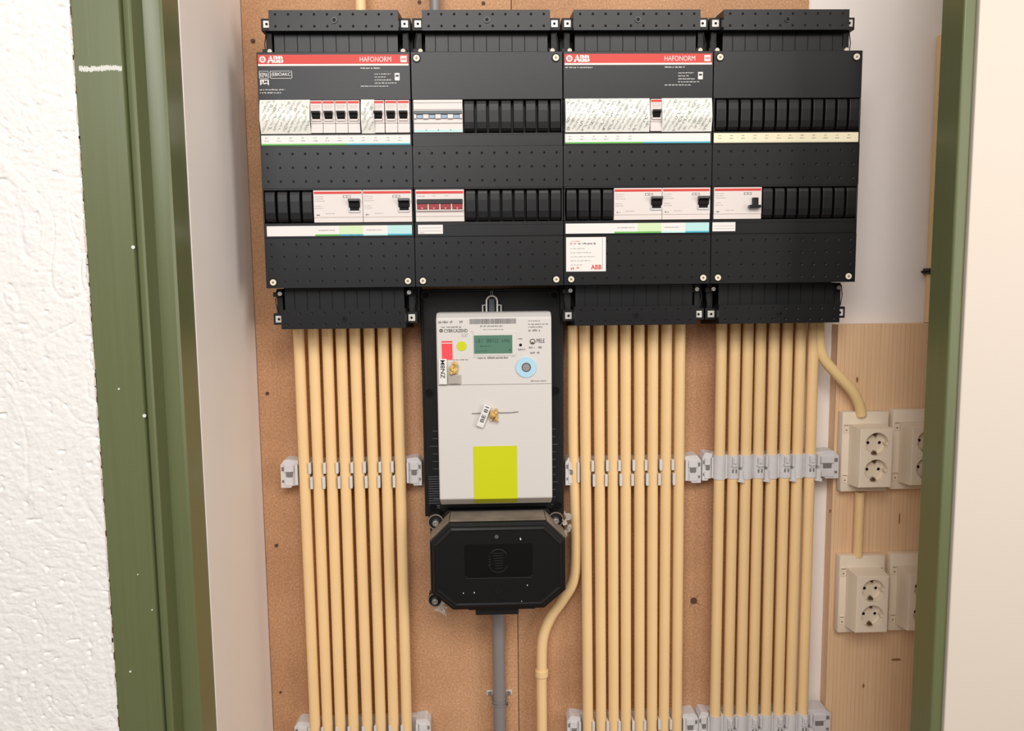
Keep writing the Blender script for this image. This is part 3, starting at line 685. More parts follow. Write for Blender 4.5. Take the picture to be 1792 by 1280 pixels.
prof = [(-.0335, mzb+.001), (-.0680, mzb+.001), (-.0705, mzb+.002), (-.0930, zc0), (-.0930, mzt-.0078), (-.0840, mzt-.0015), (-.0800, mzt), (-.0335, mzt)]
b = MB(); b.prism([(ma, y, z) for y, z in prof], [(mb_, y, z) for y, z in prof]); cs = b.build('case', M['meter'], t, bevel=.0022, seg=3, smooth=False)
yf = -.0932
b = MB(); zs = 1.3625
b.box(ma+.001, mb_-.001, yf-.0001, yf+.0003, zs-.0003, zs+.0003); b.build('case_seam', M['grey_print'], t)
b = MB(); b.box(-0.1364, -0.0704, yf-.0008, yf+.0002, 1.4074-.0005, 1.444); ds = b.build('display_bezel', M['meter'], t, bevel=.0004)
b = MB(); b.box(-0.1356, -0.0773, yf-.0012, yf-.0006, 1.4101, 1.438); b.build('display', M['lcd'], t, label='dark green liquid crystal display')
yl = yf-.0014
text('1.8.1   000123   kWh', -0.1325, -0.0812, 1.4267, 1.4328, yl, M['lcdseg'], t, 'display_reading')
b = MB(); greek(b, -0.1265, -0.1091, 1.4207, .0018, yl, rnd); greek(b, -0.1326, -0.1135, 1.4137, .0012, yl, rnd); b.box(-0.0822, -0.0796, yl, yl+.0002, 1.4141, 1.4167); b.build('display_symbol', M['lcdseg'], t)
yp = yf-.0004
b = MB(); bx0, bx1 = -0.1416, -0.0704; x = bx0
while x < bx1-.001:
    q = random.choice((.0006, .0009, .0013)); b.box(x, x+q, yp, yp+.0002, 1.4554, 1.4632); x += q+random.choice((.0005, .0008))
b.build('barcode', M['grey_print'], t)
text('CYBRCAZEHD', -0.1809, -0.1453, 1.443, 1.4482, yp, M['dark_print'], t, 'maker_name')
b = MB(); b.ringY(-0.1852, 1.4459, .0026, .0012, yp, yp+.0002, 16); b.build('maker_emblem', M['dark_print'], t)
text('SCAT', -0.1541, -0.1446, 1.4359, 1.4411, yp, M['pale_print'], t, 'model_print')
b = MB()
b.bm.free()
for (xa, xb, zz, h) in [(-0.189, -0.1682, 1.4571, 0.0038), (-0.1569, -0.1517, 1.4571, 0.0045), (-0.1847, -0.1543, 1.4501, 0.0022), (-0.1256, -0.0908, 1.451, 0.002), (-0.1213, -0.0899, 1.4462, 0.0012), (-0.0524, -0.0341, 1.4584, 0.0014), (-0.0524, -0.0227, 1.4532, 0.002), (-0.0524, -0.0315, 1.4488, 0.002), (-0.0524, -0.0341, 1.4432, 0.0032), (-0.1682, -0.1447, 1.4004, 0.0016), (-0.0681, -0.062, 1.431, 0.0024), (-0.0681, -0.0568, 1.4144, 0.0026), (-0.0516, -0.042, 1.417, 0.003), (-0.0376, -0.0315, 1.417, 0.003), (-0.0498, -0.035, 1.4091, 0.003), (-0.0498, -0.0254, 1.3661, 0.0018), (-0.13, -0.083, 1.4021, 0.0032), (-0.1404, -0.0708, 1.4436, 0.0004), (-0.1369, -0.1308, 1.4039, 0.0006), (-0.0786, -0.0725, 1.4048, 0.0006)]:
    b = MB(); greek(b, xa, xb, zz, h, yp, rnd); b.build('print_line', M['grey_print'], t)
text('MELE', -0.0402, -0.028, 1.4257, 1.4318, yp, M['dark_print'], t, 'led_print')
b = MB(); b.cylY(-0.0647, 1.4226, .0022, yf-.0006, yf, 16); b.build('led_hole', M['dark'], t)
b = MB(); b.ringY(-0.0463, 1.4276, .0042, .0030, yf-.0008, yf, 20); lb = b.build('button_ring', M['dark_print'], t)
b = MB(); b.cylY(-0.0463, 1.4276, .0030, yf-.0006, yf, 18); b.build('button', M['cap'], t)
b = MB(); b.cylY(-0.0464, 1.4259, .0017, yf-.0012, yf, 12); b.build('button_centre', M['brassdark'], t)
ox, oz = -0.0563, 1.3883
b = MB(); b.ringY(ox, oz, .0158, .0070, yf-.0016, yf+.0002, 44); b.build('optical_port_ring', M['blue'], t, smooth=True, label='pale blue ring around the optical port')
b = MB(); b.cylY(ox, oz, .0066, yf-.0010, yf+.0002, 28); b.build('optical_port', M['metal'], t)
b = MB(); b.ringY(ox, oz, .0070, .0060, yf-.0022, yf, 28); b.build('optical_port_rim', M['dark_print'], t)
# stickers
b = MB(); b.box(-0.1847, -0.1686, yf-.0005, yf+.0001, 1.4013, 1.4301); r1 = b.build('red_sticker', M['redst'], t, label='red rectangular sticker')
b = MB(); b.box(-0.1847, -0.1686, yf-.0007, yf-.0004, 1.4264, 1.4275); b.build('red_sticker_line', M['paper'], t)
b = MB(); b.cylY(-0.1544, 1.422, .0074, yf-.0005, yf+.0001, 28); b.build('round_sticker', M['lime'], t, label='round lime green sticker')
b = MB(); gx0, gx1 = -0.1392, -0.0719; gz1 = 1.2664; e = .0006
# the large sticker runs over the lower bevel
yb = lambda z: -.0930+(zc0-z)*(.0225/(zc0-mzb-.002)) if z < zc0 else -.0930
zlow = mzb+.0035
P = [(gx0, gz1), (gx0, zc0), (gx0, zlow)]
b.prism([(gx0, -.0936, gz1), (gx0, -.0936, zc0-.0001), (gx0, yb(zlow)-.0008, zlow), (gx0, yb(zlow)+.0004, zlow), (gx0, -.0926, zc0), (gx0, -.0926, gz1)],
        [(gx1, -.0936, gz1), (gx1, -.0936, zc0-.0001), (gx1, yb(zlow)-.0008, zlow), (gx1, yb(zlow)+.0004, zlow), (gx1, -.0926, zc0), (gx1, -.0926, gz1)])
b.build('large_sticker', M['lime'], t, label='large lime green rectangular sticker folded over the lower edge')
# slit and hanging bracket
sl = -0.1404; sr = -0.0692; szz = 1.3182
b = MB(); b.tube([(sl, yf, szz-.0006), (sl+.012, yf-.0003, szz-.0002), ((sl+sr)/2, yf-.0003, szz), (sr-.012, yf-.0003, szz), (sr, yf, szz+.0012)], .0008, 8); b.build('slit', M['grey_print'], t)
hx = -0.1077; hz0, hz1 = 1.472-.001, 1.4971
pts = [(hx-.0085, -.043, hz0)] + [(hx-.0085*math.cos(a*PI/10), -.043, hz1-.0085+.0085*math.sin(a*PI/10)) for a in range(11)] + [(hx+.0085, -.043, hz0)]
b = MB(); b.tube(pts, .0015, 8)
for s in (-1, 1): b.tube([(hx+s*.0095, -.042, hz0), (hx+s*.0145, -.042, hz0), (hx+s*.0145, -.042, hz0+.0115), (hx+s*.009, -.042, hz0+.0115)], .0013, 6)
b.build('hanging_bracket', M['tab'], t, smooth=True)
b = MB(); b.box(hx-.005, hx+.005, -.040, -.0325, hz0, hz1-.004, .001); b.build('bracket_catch', M['slate'], t)
b = MB(); b.tube([(hx-.0015, -.0385, hz1-.002), (hx-.0015, -.0385, hz1+.007), (hx+.0015, -.0385, hz1+.007), (hx+.0015, -.0385, hz1-.002)], .0005, 6); b.build('bracket_wire', M['metal'], t)
# seals hanging on the meter: things of their own
def seal(cx_, cz_, tagw, tagh, rot, gold, lab, glyphs, clear_=None):
    s = thing('meter_seal', lab, 'seal', (cx_, -.094, cz_-tagh/2), 'small wire seals on the meter')
    c_, s_ = math.cos(rot), math.sin(rot)
    def R(a, c): return (cx_+a*c_-c*s_, cz_+a*s_+c*c_)
    q = [R(a*tagw/2, c*tagh/2) for a, c in ((-1, -1), (1, -1), (1, 1), (-1, 1))]
    b = MB(); b.prism([(x, -.0985, z) for x, z in q], [(x, -.0945, z) for x, z in q]); b.build('seal_tag', M['seal'], s, bevel=.0008)
    m = R(0, .1*tagh); text(glyphs, m[0]-tagh*.36, m[0]+tagh*.36, m[1]-tagw*.26, m[1]+tagw*.26, -.0989, M['dark_print'], s, 'seal_print', rot=rot+PI/2*(1), bold=.01)
    b = MB(); r_ = random.Random(int(tagh*1e5))
    for k in range(22):
        x, z = gold[0]+r_.uniform(-1, 1)*gold[2], gold[1]+r_.uniform(-1, 1)*gold[3]; r = r_.uniform(.0018, .0036); y = -.099-r_.uniform(0, .0035)
        L = []
        for (yy, f) in ((-.0012, .75), (-.0006, 1), (.0012, 1)): L.append([(x+r*f*math.cos(a*PI/2+k*.4), y+yy, z+r*f*math.sin(a*PI/2+k*.4)) for a in range(4)])
        L.append([(p[0], -.0935, p[2]) for p in L[-1]]); b.loft(L)
    b.build('seal_core', M['brass'], s, bevel=.0004, label='gold coloured core')
    if clear_:
        b = MB(); b.box(clear_[0], clear_[1], -.0985, -.0942, clear_[2], clear_[3], .0008); b.build('seal_housing', M['clear'], s)
    return s
seal(-0.1836, 1.3835, .0125, .0390, 0, (-0.1677, 1.3897, .0050, .0085), 'seal with upright white tag hanging below the red sticker on the meter', 'ZN8M', (-0.1762, -0.1566, 1.3648, 1.3788))
seal(-0.1225, 1.3138, .0115, .0350, -math.radians(22), (-0.1071, 1.3159, .0050, .0090), 'seal with tilted white tag hanging in the slit at the middle of the meter', 'BE 81')
# ================================================================ connection box below the meter
TX0, TX1 = -0.2088, 0.0022
Zt, Zb = 1.1508, 1.0106
t = thing('junction_box', 'black eight sided connection box with dusty top below the meter', 'junction box', ((TX0+TX1)/2, 0, Zb))
def octo(x0, x1, z0, z1, c1, c2, y):
    return [(x0+c2, y, z0), (x1-c2, y, z0), (x1, y, z0+c2*.85), (x1, y, z1-c1*.98), (x1-c1, y, z1), (x0+c1, y, z1), (x0, y, z1-c1*.98), (x0, y, z0+c2*.85)]
b = MB(); b.loft([octo(TX0-.004, TX1+.005, Zb, 1.1365, .008, .034, -.001), octo(TX0-.004, TX1+.005, Zb, 1.1365, .008, .034, -.034)]); b.loft([octo(TX0-.003, TX1+.003, Zb, Zt+.002, .028, .034, -.0335), octo(TX0-.003, TX1+.003, Zb, Zt+.002, .028, .034, -.053)]); b.build('box_base', M['black3'], t, bevel=.001)
o1 = octo(TX0, TX1, Zb, Zt, .0300, .0340, 0)
def ring(ins, y): return octo(TX0+ins, TX1-ins, Zb+ins, Zt-ins, .0300-ins*.5, .0340-ins*.5, y)
b = MB(); b.loft([ring(0, -.053), ring(0, -.105), ring(.0012, -.1085), ring(.0045, -.1092), ring(.0060, -.1105), ring(.0072, -.1140), ring(.0105, -.1150), ring(.0130, -.1142), ring(.016, -.1142)])
lid = b.build('lid', M['black2'], t, smooth=False)
b = MB(); cxx = (TX0+TX1)/2; zt_ = Zt
top = [(TX0+.0305, Zt+.0003), (TX1-.0305, Zt+.0003)]
b.prism([(TX0+.031, -.1035, Zt+.0002), (TX1-.031, -.1035, Zt+.0002), (TX1-.031, -.1035, Zt+.0010), (TX0+.031, -.1035, Zt+.0010)], [(TX0+.031, -.054, Zt+.0002), (TX1-.031, -.054, Zt+.0002), (TX1-.031, -.054, Zt+.0010), (TX0+.031, -.054, Zt+.0010)])
for s, xa in ((1, TX0), (-1, TX1)):
    A = (xa+s*.0300, Zt); B = (xa, Zt-.0294); n_ = Vector((-s*.7, .714)); o_ = .0006
    b.prism([(A[0]-s*.0004, -.1035, A[1]+.0009), (B[0]-s*.0009, -.1035, B[1]+.0004), (B[0], -.1035, B[1]), (A[0], -.1035, A[1])], [(A[0]-s*.0004, -.054, A[1]+.0009), (B[0]-s*.0009, -.054, B[1]+.0004), (B[0], -.054, B[1]), (A[0], -.054, A[1])])
b.build('dust_layer', M['dusty'], t, label='grey brown dust on the top faces')
# recessed panel with emblem
wx0, wx1, wz0, wz1 = -0.155, -0.0503, 1.0638, 1.1175
rr = .005; cs_ = [(wx1-rr, wz1-rr, 0), (wx0+rr, wz1-rr, 1), (wx0+rr, wz0+rr, 2), (wx1-rr, wz0+rr, 3)]
rp = [(cx_+rr*math.cos(q*PI/2+k*PI/10), cz_+rr*math.sin(q*PI/2+k*PI/10)) for cx_, cz_, q in cs_ for k in range(6)]
b = MB(); b.prism([(x, -.1146, z) for x, z in rp], [(x, -.1138, z) for x, z in rp]); pn = b.build('name_panel', M['dark'], t)
b = MB(); b.tube([(wx0+.001, -.1150, wz0+.004), (wx0+.0045, -.1151, wz0), (wx1-.0045, -.1151, wz0), (wx1, -.1150, wz0+.004)], .0005, 6)  # highlight on the panel's bottom edge, painted as a lighter grey rod
ex, ez = -0.1031, 1.0911
for a0, a1 in ((.6, 2.5), (3.5, 5.8)):
    b.tube([(ex+.0155*math.cos(a0+(a1-a0)*k/12), -.1152, ez+.0185*math.sin(a0+(a1-a0)*k/12)) for k in range(13)], .0004, 5)
for k in range(7): b.tube([(ex-.0085+.0006*k, -.1152, ez+.012-k*.004), (ex+.0085-.0004*k, -.1152, ez+.0125-k*.004)], .00035, 5)
for k in range(4): b.tube([(ex-.0150, -.1152, ez+.007-k*.0045), (ex-.011, -.1152, ez+.0085-k*.0045)], .0004, 5)
b.build('embossed_emblem', M['emboss'], pn)
b = MB(); b.ringY(-0.1029, 1.0437, .0088, .0075, -.1149, -.1140, 26); b.cylY(-0.1029, 1.0437, .0072, -.1146, -.114, 24); b.build('screw_cover', M['black'], t)
b = MB(); b.cylY(-0.1053, 1.1292, .0030, -.1148, -.114, 14); b.build('lid_mark', M['slate'], t)
b = MB()
for px_, pz_, r in ((-0.0685, 1.1249, .0013), (-0.1577, 1.0403, .0008), (-0.1409, 1.0408, .0009), (-0.0586, 1.0509, .0008), (-0.0677, 1.0254, .0006)):
    b.prism([(px_-r, -.1146, pz_+r*.3), (px_, -.1146, pz_-r*1.6), (px_+r, -.1146, pz_-r*.4), (px_-r*.2, -.1146, pz_+r*1.8)], [(px_-r, -.1141, pz_+r*.3), (px_, -.1141, pz_-r*1.6), (px_+r, -.1141, pz_-r*.4), (px_-r*.2, -.1141, pz_+r*1.8)])
b.build('plaster_fleck', M['chalk'], t)
# ears with screws, cable gland
for (q, r) in (((-0.2021, 1.1376), .0125), ((-0.0097, 1.1376), .0125), ((-0.2058, 1.008), .0115)):
    b = MB(); b.cylY(q[0], q[1], r, -.060, -.034, 26); er = b.build('ear', M['black3'], t, smooth=True)
    b = MB(); b.ringY(q[0], q[1], r, r-.0014, -.0615, -.0595, 26); b.build('ear_rim', M['dusty'], er)
    b = MB(); b.cylY(q[0], q[1]-.001, .0050, -.0665, -.060, 16, r1=.0055); b.ringY(q[0], q[1]-.001, .0034, .0018, -.0680, -.0663, 14); b.build('ear_screw', M['metal'], er, smooth=True)
gx = -0.1058; gz = Zb
gzb = 0.9975
b = MB(); b.box(gx-.034, gx+.034, -.100, -.005, gzb, gz+.002, .002); b.box(gx-.045, gx+.060, -.105, -.005, gz-.0022, gz+.004, .001); b.build('cable_gland', M['black3'], t)
# broken clear seals
def shards(cx_, cz_, sx, sz, n_, lab, seed):
    r_ = random.Random(seed); b = MB()
    for k in range(n_):
        f = (k+.5)/n_; x, z = cx_+r_.uniform(-1, 1)*sx, cz_+sz*(1-2*f); y = -.068-r_.uniform(0, .006)
        a = r_.uniform(0, 2*PI); L = r_.uniform(.004, .009); n6 = 7; T = r_.uniform(.45, .8); tl = r_.uniform(-.25, .25)
        P_ = []
        for j in range(n6):
            t_ = 2*PI*j/n6; rr_ = L*r_.uniform(.55, 1.1); p, q = rr_*math.cos(t_), rr_*T*math.sin(t_)
            P_.append((x+p*math.cos(a)-q*math.sin(a), y+p*tl, z+p*math.sin(a)+q*math.cos(a)))
        b.prism(P_, [(p[0]*.97+x*.03, p[1]+.0022, p[2]) for p in P_])
    for k in range(3):
        x, z = cx_+r_.uniform(-1, 1)*sx, cz_+r_.uniform(-1, 1)*sz; a = r_.uniform(.8, 2.4); L = r_.uniform(.006, .012)
        b.tube([(x, -.071, z), (x+L*.5*math.cos(a), -.075, z+L*.5*math.sin(a)), (x+L*math.cos(a), -.072, z+L*math.sin(a))], .0009, 6)
    return tag(b.build('broken_seal', M['clear'], bevel=.0004), lab, 'seal', 'broken clear seals')
shards(0.0083, 1.1307, .0045, .016, 7, 'broken clear plastic seal at the top right corner of the black connection box', 5)
shards(-0.1921, 0.9977, .009, .010, 7, 'broken clear plastic seal under the lower left corner of the black connection box', 9)
# ================================================================ conduits
ordn = ['leftmost', 'second', 'third', 'fourth', 'fifth', 'sixth', 'seventh', 'eighth']
ZTOP = vz(H+.0650); RP = .0088
def pipe(x0, x1, z1, z0, lab, grp, yc=-.0285, r=RP):
    xa = x0+(x1-x0)*(z0-1.433)/(.80-1.433) if abs(x1-x0) > 0 else x0
    b = MB(); b.tube([(x0, yc, z1), (x0+(xa-x0)*.35, yc, z1+(z0-z1)*.33), (x0+(xa-x0)*.7, yc, z1+(z0-z1)*.66), (xa, yc, z0)], r, 20)
    return tag(b.build('conduit', M['conduit'], smooth=True), lab, 'conduit', grp)
G1 = [(-0.4160, -0.4145), (-0.3929, -0.3935), (-0.3707, -0.3719), (-0.3489, -0.3499), (-0.3271, -0.3269), (-0.3044, -0.3044), (-0.2821, -0.2828), (-0.2602, -0.2607)]
G2 = [(0.0411, 0.0457), (0.0638, 0.0681), (0.0860, 0.0896), (0.1073, 0.1106), (0.1295, 0.1336), (0.1518, 0.1551), (0.1741, 0.1757), (0.1959, 0.1977)]
G3 = [(0.2637, 0.2635), (0.2860, 0.2861), (0.3069, 0.3077), (0.3278, 0.3284), (0.3496, 0.3505), (0.3715, 0.3722), (0.3929, 0.3929), (0.4143, 0.4142)]
where = ['under the leftmost box', 'under the third box', 'under the rightmost box']
for g, (L, wtxt) in enumerate(zip((G1, G2, G3), where)):
    for k, (xa, xb) in enumerate(L):
        o_ = ordn[k] if k in (0,) else ('rightmost' if k == 7 else ordn[k]+' from left')
        pipe(xa, xb, ZTOP, .55, 'straight cream conduit, %s of the eight in a row %s' % (o_, wtxt), 'conduits '+wtxt)
def smooth_path(P, n=6):
    P = [Vector(p) for p in P]; out = []
    for i in range(len(P)-1):
        p0 = P[max(i-1, 0)]; p1 = P[i]; p2 = P[i+1]; p3 = P[min(i+2, len(P)-1)]
        for k in range(n):
            s = k/n; out.append(.5*((2*p1)+(p2-p0)*s+(2*p0-5*p1+4*p2-p3)*s*s+(3*p1-p0-3*p2+p3)*s**3))
    out.append(P[-1]); return out
def at(pts): return smooth_path(pts)
bent = [(0.0234, -.022, ZTOP), (0.0229, -.022, 1.2693), (0.0257, -.020, 1.1728), (0.0274, -.020, 1.0752), (0.0234, -.020, 1.0209),
        (0.005, -.020, 0.9865), (-0.0163, -.020, 0.955), (-0.0291, -.020, 0.9171), (-0.0315, -.020, 0.8564), (-0.0316, -.020, 0.759), (-0.0316, -.020, .55)]
b = MB(); b.tube(at(bent), .0088, 20); cb = tag(b.build('conduit', M['conduit'], smooth=True), 'bent cream conduit curving left beneath the black connection box', 'conduit')
b = MB(); jz = 0.8595; b.tube([(-0.0314, -.020, jz-.007), (-0.0314, -.020, jz+.005)], .0112, 20); b.build('coupling', M['conduit'], cb, smooth=True, bevel=.001)
lp = [(0.4221, -.030, ZTOP), (0.4237, -.030, 1.4151), (0.4331, -.030, 1.387), (0.4575, -.030, 1.3594), (0.4791, -.030, 1.3365), (0.4922, -.028, 1.3152), (0.4995, -.026, 1.2935)]
b = MB(); b.tube(at(lp), .0085, 20); tag(b.build('cable', M['cable'], smooth=True), 'bent yellow cable running from the rightmost box to the upper left socket', 'cable')
b = MB(); xq = 0.5044; b.tube([(xq, -.020, 1.163-.0005), (xq, -.020, 1.0473+.004)], .0078, 18); tag(b.build('conduit', M['conduit'], smooth=True), 'short cream conduit joining the upper and lower left sockets', 'conduit')
b = MB(); xq = -0.3019; b.tube([(xq, -.030, vz(-.067)), (xq, -.030, 2.4)], .0082, 18); tag(b.build('conduit', M['conduit'], smooth=True), 'cream conduit rising from the top of the leftmost box', 'conduit')
b = MB(); xq = -0.1886; b.tube([(xq, -.030, vz(-.067)), (xq, -.030, 2.4)], .0082, 18); tag(b.build('conduit', M['grey_pipe'], smooth=True), 'grey conduit rising from the top of the second box', 'conduit')
gpx = -0.1037
b = MB(); b.tube([(gpx, -.020, 0.9975-.0005), (gpx, -.020, .55)], .0105, 22); tag(b.build('conduit', M['grey_pipe'], smooth=True), 'thick grey conduit leaving the bottom of the black connection box', 'conduit')
# metal saddle clamp on the grey conduit
cz_ = 0.8155
t = thing('pipe_clamp', 'metal two screw saddle clamp around the thick grey conduit', 'clamp', (gpx, 0, cz_-.01))
b = MB()
for dz in (-.0045, -.0095):
    b.tube([(gpx-.0128, -.002, cz_+dz)]+[(gpx-.0118*math.cos(k*PI/10), -.020-.0118*math.sin(k*PI/10), cz_+dz) for k in range(11)]+[(gpx+.0128, -.002, cz_+dz)], .0010, 6)
b.build('clamp_band', M['grey_pipe'], t, smooth=True)
for s in (-1, 1):
    c = gpx+s*.0165
    b = MB(); b.box(c-.0055, c+.0055, -.0030, -.0006, cz_-.0045, cz_+.0045, .0004); lg = b.build('clamp_lug', M['tab'], t)
    b = MB(); b.cylY(c, cz_, .0032, -.0055, -.003, 14); b.build('clamp_screw', M['metal'], lg)
b = MB(); b.box(gpx+.009, gpx+.0145, -.022, -.018, cz_-.013, cz_-.009); b.build('clamp_tongue', M['brassdark'], t)
# ================================================================ conduit clip rows
def end_block(b, bd, xa, xb, zc, mirror):
    """one end piece of a clip row: chamfered block with slots"""
    w_ = xb-xa; hh = .0235; s = -1 if mirror else 1; e0 = xb if mirror else xa
    L = [(0, -hh), (.55*w_, -hh), (.62*w_, -hh+.003), (w_, -hh+.004), (w_, hh-.002), (.40*w_, hh), (.22*w_, hh-.001), (0, hh-.009)]
    P_ = [(e0+s*a, z) for a, z in L]
    b.prism([(x, -.026, zc+z) for x, z in P_], [(x, -.0008, zc+z+(.001 if z > 0 else 0)) for x, z in P_])
    b.box(e0+s*.22*w_, e0+s*.78*w_, -.0285, -.025, zc+.003, zc+.015, .0006); b.box(e0+s*.22*w_, e0+s*.72*w_, -.0275, -.025, zc-.020, zc-.007, .0006)
    b.box(e0+s*.84*w_, e0+s*w_, -.032, -.02, zc-.018, zc+.016, .0006)
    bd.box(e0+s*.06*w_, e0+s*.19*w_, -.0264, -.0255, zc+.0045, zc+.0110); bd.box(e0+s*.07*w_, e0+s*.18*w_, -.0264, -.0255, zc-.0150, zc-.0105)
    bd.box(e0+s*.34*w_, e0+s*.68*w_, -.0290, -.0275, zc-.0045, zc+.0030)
def clip_row(xs, zc, xl, xr, lab, closed, skew=0):
    t = thing('conduit_clip_rail', lab, 'conduit clips', ((xl+xr)/2, 0, zc-.024), 'grey plastic clip rows holding the conduits')
    b = MB(); b.box(xs[0]-.012, xs[-1]+.012, -.0118, -.0008, zc-.020, zc+.0215, .0008); b.build('rail', M['clip'], t)
    for (xa, xb, mr) in ((xl, xs[0]-RP-.0016, False), (xs[-1]+RP+.0016, xr, True)):
        b = MB(); bd = MB(); end_block(b, bd, xa, xb, zc, mr); e = b.build('end_block', M['clip'], t, bevel=.0005); bd.build('slot', M['clipdark'], e)
    mids = [(xs[k]+xs[k+1])/2 for k in range(len(xs)-1)]
    if not closed:
        for k, m in enumerate(mids):
            s = 1 if k % 2 else -1; gw = .0023; r_ = random.Random(k)
            for (za, zb, sg, nm) in ((.0015, .0195, s, 'upper'), (-.0235, -.0035, -s, 'lower')):
                o_ = sg*.0012+r_.uniform(-.0004, .0004); b = MB(); b.box(m-gw+o_, m+gw+o_, -.0375, -.0365, zc+za, zc+zb); b.box(m-gw*.72+o_, m+gw*.72+o_, -.037, -.010, zc+za+.001, zc+zb-.001)
                b.build('clip_finger', M['clip'], t, bevel=.0005)
    else:
        for k in range(0, len(xs), 2):
            a, c = xs[k], xs[k+1]
            # saddle over the pair, with a hook on the right conduit
            b = MB(); r = RP+.0014; yc = -.0285; lp_ = []
            for cx_, w0 in ((a, 0), (c, 1)):
                o_ = [(cx_-r*math.cos(q*PI/10), yc-r*math.sin(q*PI/10)) for q in range(11)]; i_ = [(cx_-(RP+.0003)*math.cos(q*PI/10), yc-(RP+.0003)*math.sin(q*PI/10)) for q in range(11)][::-1]
                P_ = o_+i_; b.prism([(x, y, zc-.0195+(.001 if w0 else 0)) for x, y in P_], [(x, y, zc+.0205) for x, y in P_])
            b.box(a+r-.001, c-r+.001, -.030, -.011, zc-.0195, zc+.0205); cp = b.build('clip_cap', M['clip'], t, smooth=True)
            b = MB(); b.box(c-.0045, c+.0035, -.0425, -.036, zc+.0025, zc+.0180, .0006); b.box(c-.0030, c+.0015, -.0450, -.0415, zc+.008, zc+.0175, .0008)
            b.prism([(c-.0060, -.041, zc+.0045), (c+.0042, -.041, zc+.006), (c-.0005, -.041, zc-.0010)], [(c-.0060, -.037, zc+.0045), (c+.0042, -.037, zc+.006), (c-.0005, -.037, zc-.001)])
            b.build('latch', M['clip'], cp, bevel=.0003)
            b = MB(); q = c+.0105; b.box(q-.0035, q+.0030, -.0415, -.030, zc-.0225, zc-.0040, .0006); b.prism([(q-.006, -.0425, zc-.0225), (q+.0050, -.0425, zc-.0245), (q+.0050, -.0425, zc-.0190), (q-.003, -.0425, zc-.0190)], [(q-.006, -.038, zc-.0225), (q+.0050, -.038, zc-.0245), (q+.0050, -.038, zc-.0190), (q-.003, -.038, zc-.0190)])
            b.box(q-.0016, q+.0020, -.0405, -.030, zc+.0010, zc+.0200, .0006); b.build('clip_lever', M['clip'], cp, bevel=.0003)
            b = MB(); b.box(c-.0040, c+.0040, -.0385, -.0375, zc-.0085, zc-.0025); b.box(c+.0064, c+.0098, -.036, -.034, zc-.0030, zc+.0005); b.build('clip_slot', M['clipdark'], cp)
    return t
za = 1.2121; dz1 = 0.7613-za
c1 = clip_row([a+(b_-a)*.38 for a, b_ in G1], za, -0.4548, -0.2259, 'grey clip row with open fingers, upper one on the leftmost conduits', False)
dup(c1, (.0045, 0, dz1), 'grey clip row at the bottom edge of the view, on the leftmost conduits')
zb = 1.2079; dz2 = 0.7587-zb
g2x = [a+(b_-a)*.38 for a, b_ in G2]
c2 = clip_row(g2x, zb, 0.0096, 0.2343, 'grey clip row with open fingers, upper one on the middle conduits', False)
dup(c2, (.0015, 0, dz2), 'grey clip row at the bottom edge of the view, on the middle conduits')
zc_ = 1.2116; dz3 = 0.7604-zc_
c3 = clip_row([b_ for a, b_ in G3], zc_, 0.2361, 0.4644, 'grey clip row with closed caps beside the sockets on the rightmost conduits', True)
dup(c3, (.0005, 0, dz3), 'grey clip row with closed caps at the bottom edge of the view')
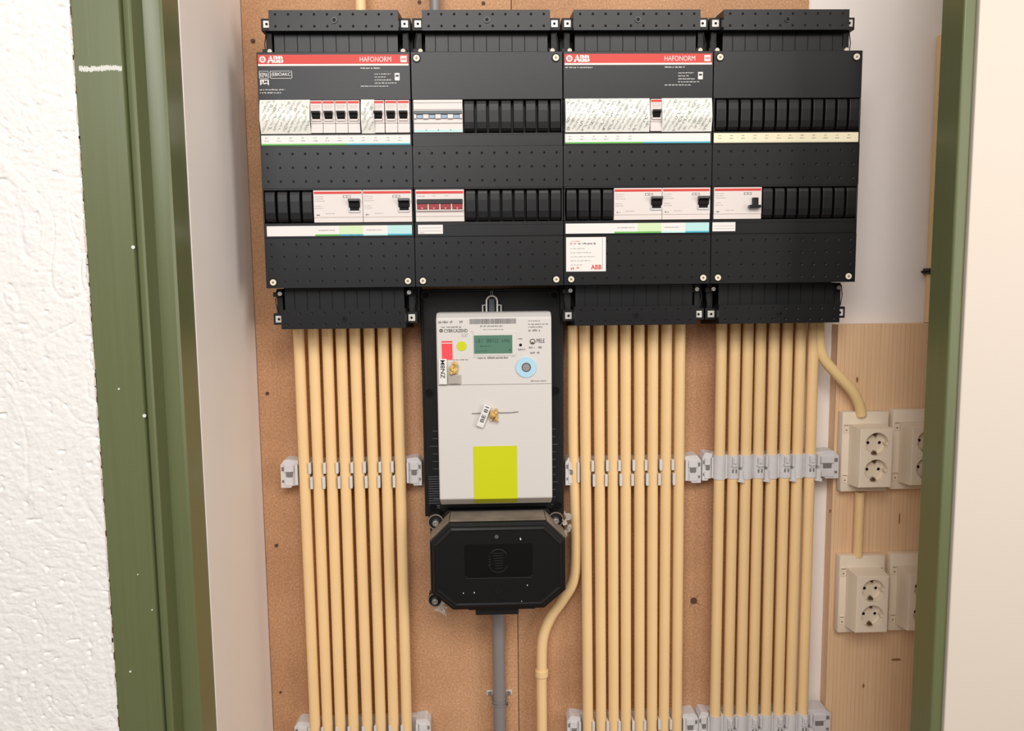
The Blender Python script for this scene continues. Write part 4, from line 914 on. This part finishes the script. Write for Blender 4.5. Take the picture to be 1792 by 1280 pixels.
# ================================================================ sockets
def socket(xL, zT, lab):
    """xL, zT: upper left corner of the base plate"""
    W_, H_ = .0780, .1350; yb0, yb1 = -.0066, -.0250
    t = thing('wall_socket', lab, 'wall socket', (xL+W_/2, yb0, zT-H_), 'ivory double wall sockets on the pine board')
    b = MB(); b.box(xL, xL+W_, yb0, yb1, zT-H_, zT, .0025); b.build('base_plate', M['socket'], t, smooth=True)
    fx0, fx1 = xL+.0140, xL+.0672; fz1, fz0 = zT-.0225, zT-.1190; yf_ = -.0600
    hx0, hx1, hz1, hz0 = xL+.0115, xL+.0690, zT-.0200, zT-.1215
    # housing: slightly tapered shell, front plate with two round wells
    cz = [zT-.0475, zT-.0915]; cxs = (fx0+fx1)/2+.0008; r = .0190
    b = MB(); zm = (cz[0]+cz[1])/2; e = .0012
    b.cell(fx0+e, fx1-e, zm, fz1-e, yf_, cxs, cz[0], r, yf_+.0135, 40, floor=True); b.cell(fx0+e, fx1-e, fz0+e, zm, yf_, cxs, cz[1], r, yf_+.0135, 40, floor=True)
    def rect(x0, x1, z0, z1, y): return [(x0, y, z0), (x1, y, z0), (x1, y, z1), (x0, y, z1)]
    b.loft([rect(hx0, hx1, hz0, hz1, yb1+.0004), rect(fx0, fx1, fz0, fz1, yf_+.0016), rect(fx0+.0004, fx1-.0004, fz0+.0004, fz1-.0004, yf_+.0005), rect(fx0+e, fx1-e, fz0+e, fz1-e, yf_)], cap=False)
    bmesh.ops.remove_doubles(b.bm, verts=b.bm.verts, dist=1e-6)
    b.build('housing', M['socket'], t, smooth=True)
    for c in cz:
        yi = yf_+.0135
        b = MB(); b.cylY(cxs, c, .0150, yi-.0012, yi+.0003, 32); well = b.build('socket_insert', M['socketin'], t, smooth=True)
        for s in (-1, 1):
            b = MB(); b.cylY(cxs+s*.0095, c+.0005, .0027, yi-.0016, yi-.0008, 16); b.build('pin_hole', M['dark'], well)
            b = MB(); b.ringY(cxs+s*.0095, c+.0005, .0034, .0026, yi-.0022, yi-.001, 16); b.build('pin_hole_rim', M['socketin'], well)
            b = MB(); b.box(cxs+s*.0190, cxs+s*.0155, yf_+.0030, yi, c-.0022, c+.0022, .0004); b.build('guide_rib', M['socketin'], well)
            b = MB(); z_ = c+s*.0165; b.box(cxs-.0035, cxs+.0035, yf_+.0060, yi-.001, z_-.0014, z_+.0014, .0003); b.box(cxs-.0012, cxs+.0012, yf_+.0045, yi-.001, z_-s*.0030-.0012, z_-s*.0030+.0012); b.build('earth_contact', M['brassdark'], well)
    for z_ in (zT-.0265, zT-.1110):
        b = MB(); b.box(xL+.0022, xL+.0108, -.0262, -.0249, z_-.0085, z_+.0065, .0004); k = b.build('snap_tab', M['socketin'], t)
        b = MB(); b.cylY(xL+.0066, z_-.0035, .0012, -.0266, -.0261, 8); b.box(xL+.0030, xL+.0100, -.0265, -.0261, z_+.0040, z_+.0048); b.build('tab_mark', M['brassdark'], k)
    b = MB(); b.box(xL+.0685, xL+.0725, -.0262, -.0249, zT-.0240, zT-.0215); b.build('edge_latch', M['brassdark'], t)
    return t
s1 = socket(0.4685, 1.2993, 'upper ivory double socket with both wells in view, under the bent cable')
dx = 0.5553-0.4707
dup(s1, (dx, 0, .0025), 'upper ivory double socket half hidden behind the green door frame')
zl = 1.054-1.2993
dup(s1, (0.4719-0.4685, 0, zl), 'lower ivory double socket with both wells in view, below the short conduit')
dup(s1, (0.5594-0.4688, 0, zl+.0015), 'lower ivory double socket half hidden behind the green door frame')
# conduit at the far right and its black clip
cxr = 0.627; 
b = MB(); b.tube([(cxr, .0085, PZ1+.001), (cxr, .0085, 1.9066)], .0088, 20); tag(b.build('conduit', M['conduit'], smooth=True), 'cream conduit on the white wall half hidden by the right door frame', 'conduit')
kz = 1.5289; kx = 0.6129
b = MB(); b.tube([(kx-.011, -.004, kz-.001), (kx+.004, -.004, kz)], .0023, 10); b.box(kx+.003, kx+.0245, -.0055, .0075-.0088-.0001, kz-.005, kz+.005, .001); b.box(kx+.003, kx+.0075, -.0055, .0178, kz-.005, kz+.005, .0008)
tag(b.build('pipe_clip', M['black2'], smooth=False), 'small black clip with a sideways pin on the conduit by the right door frame', 'clip')
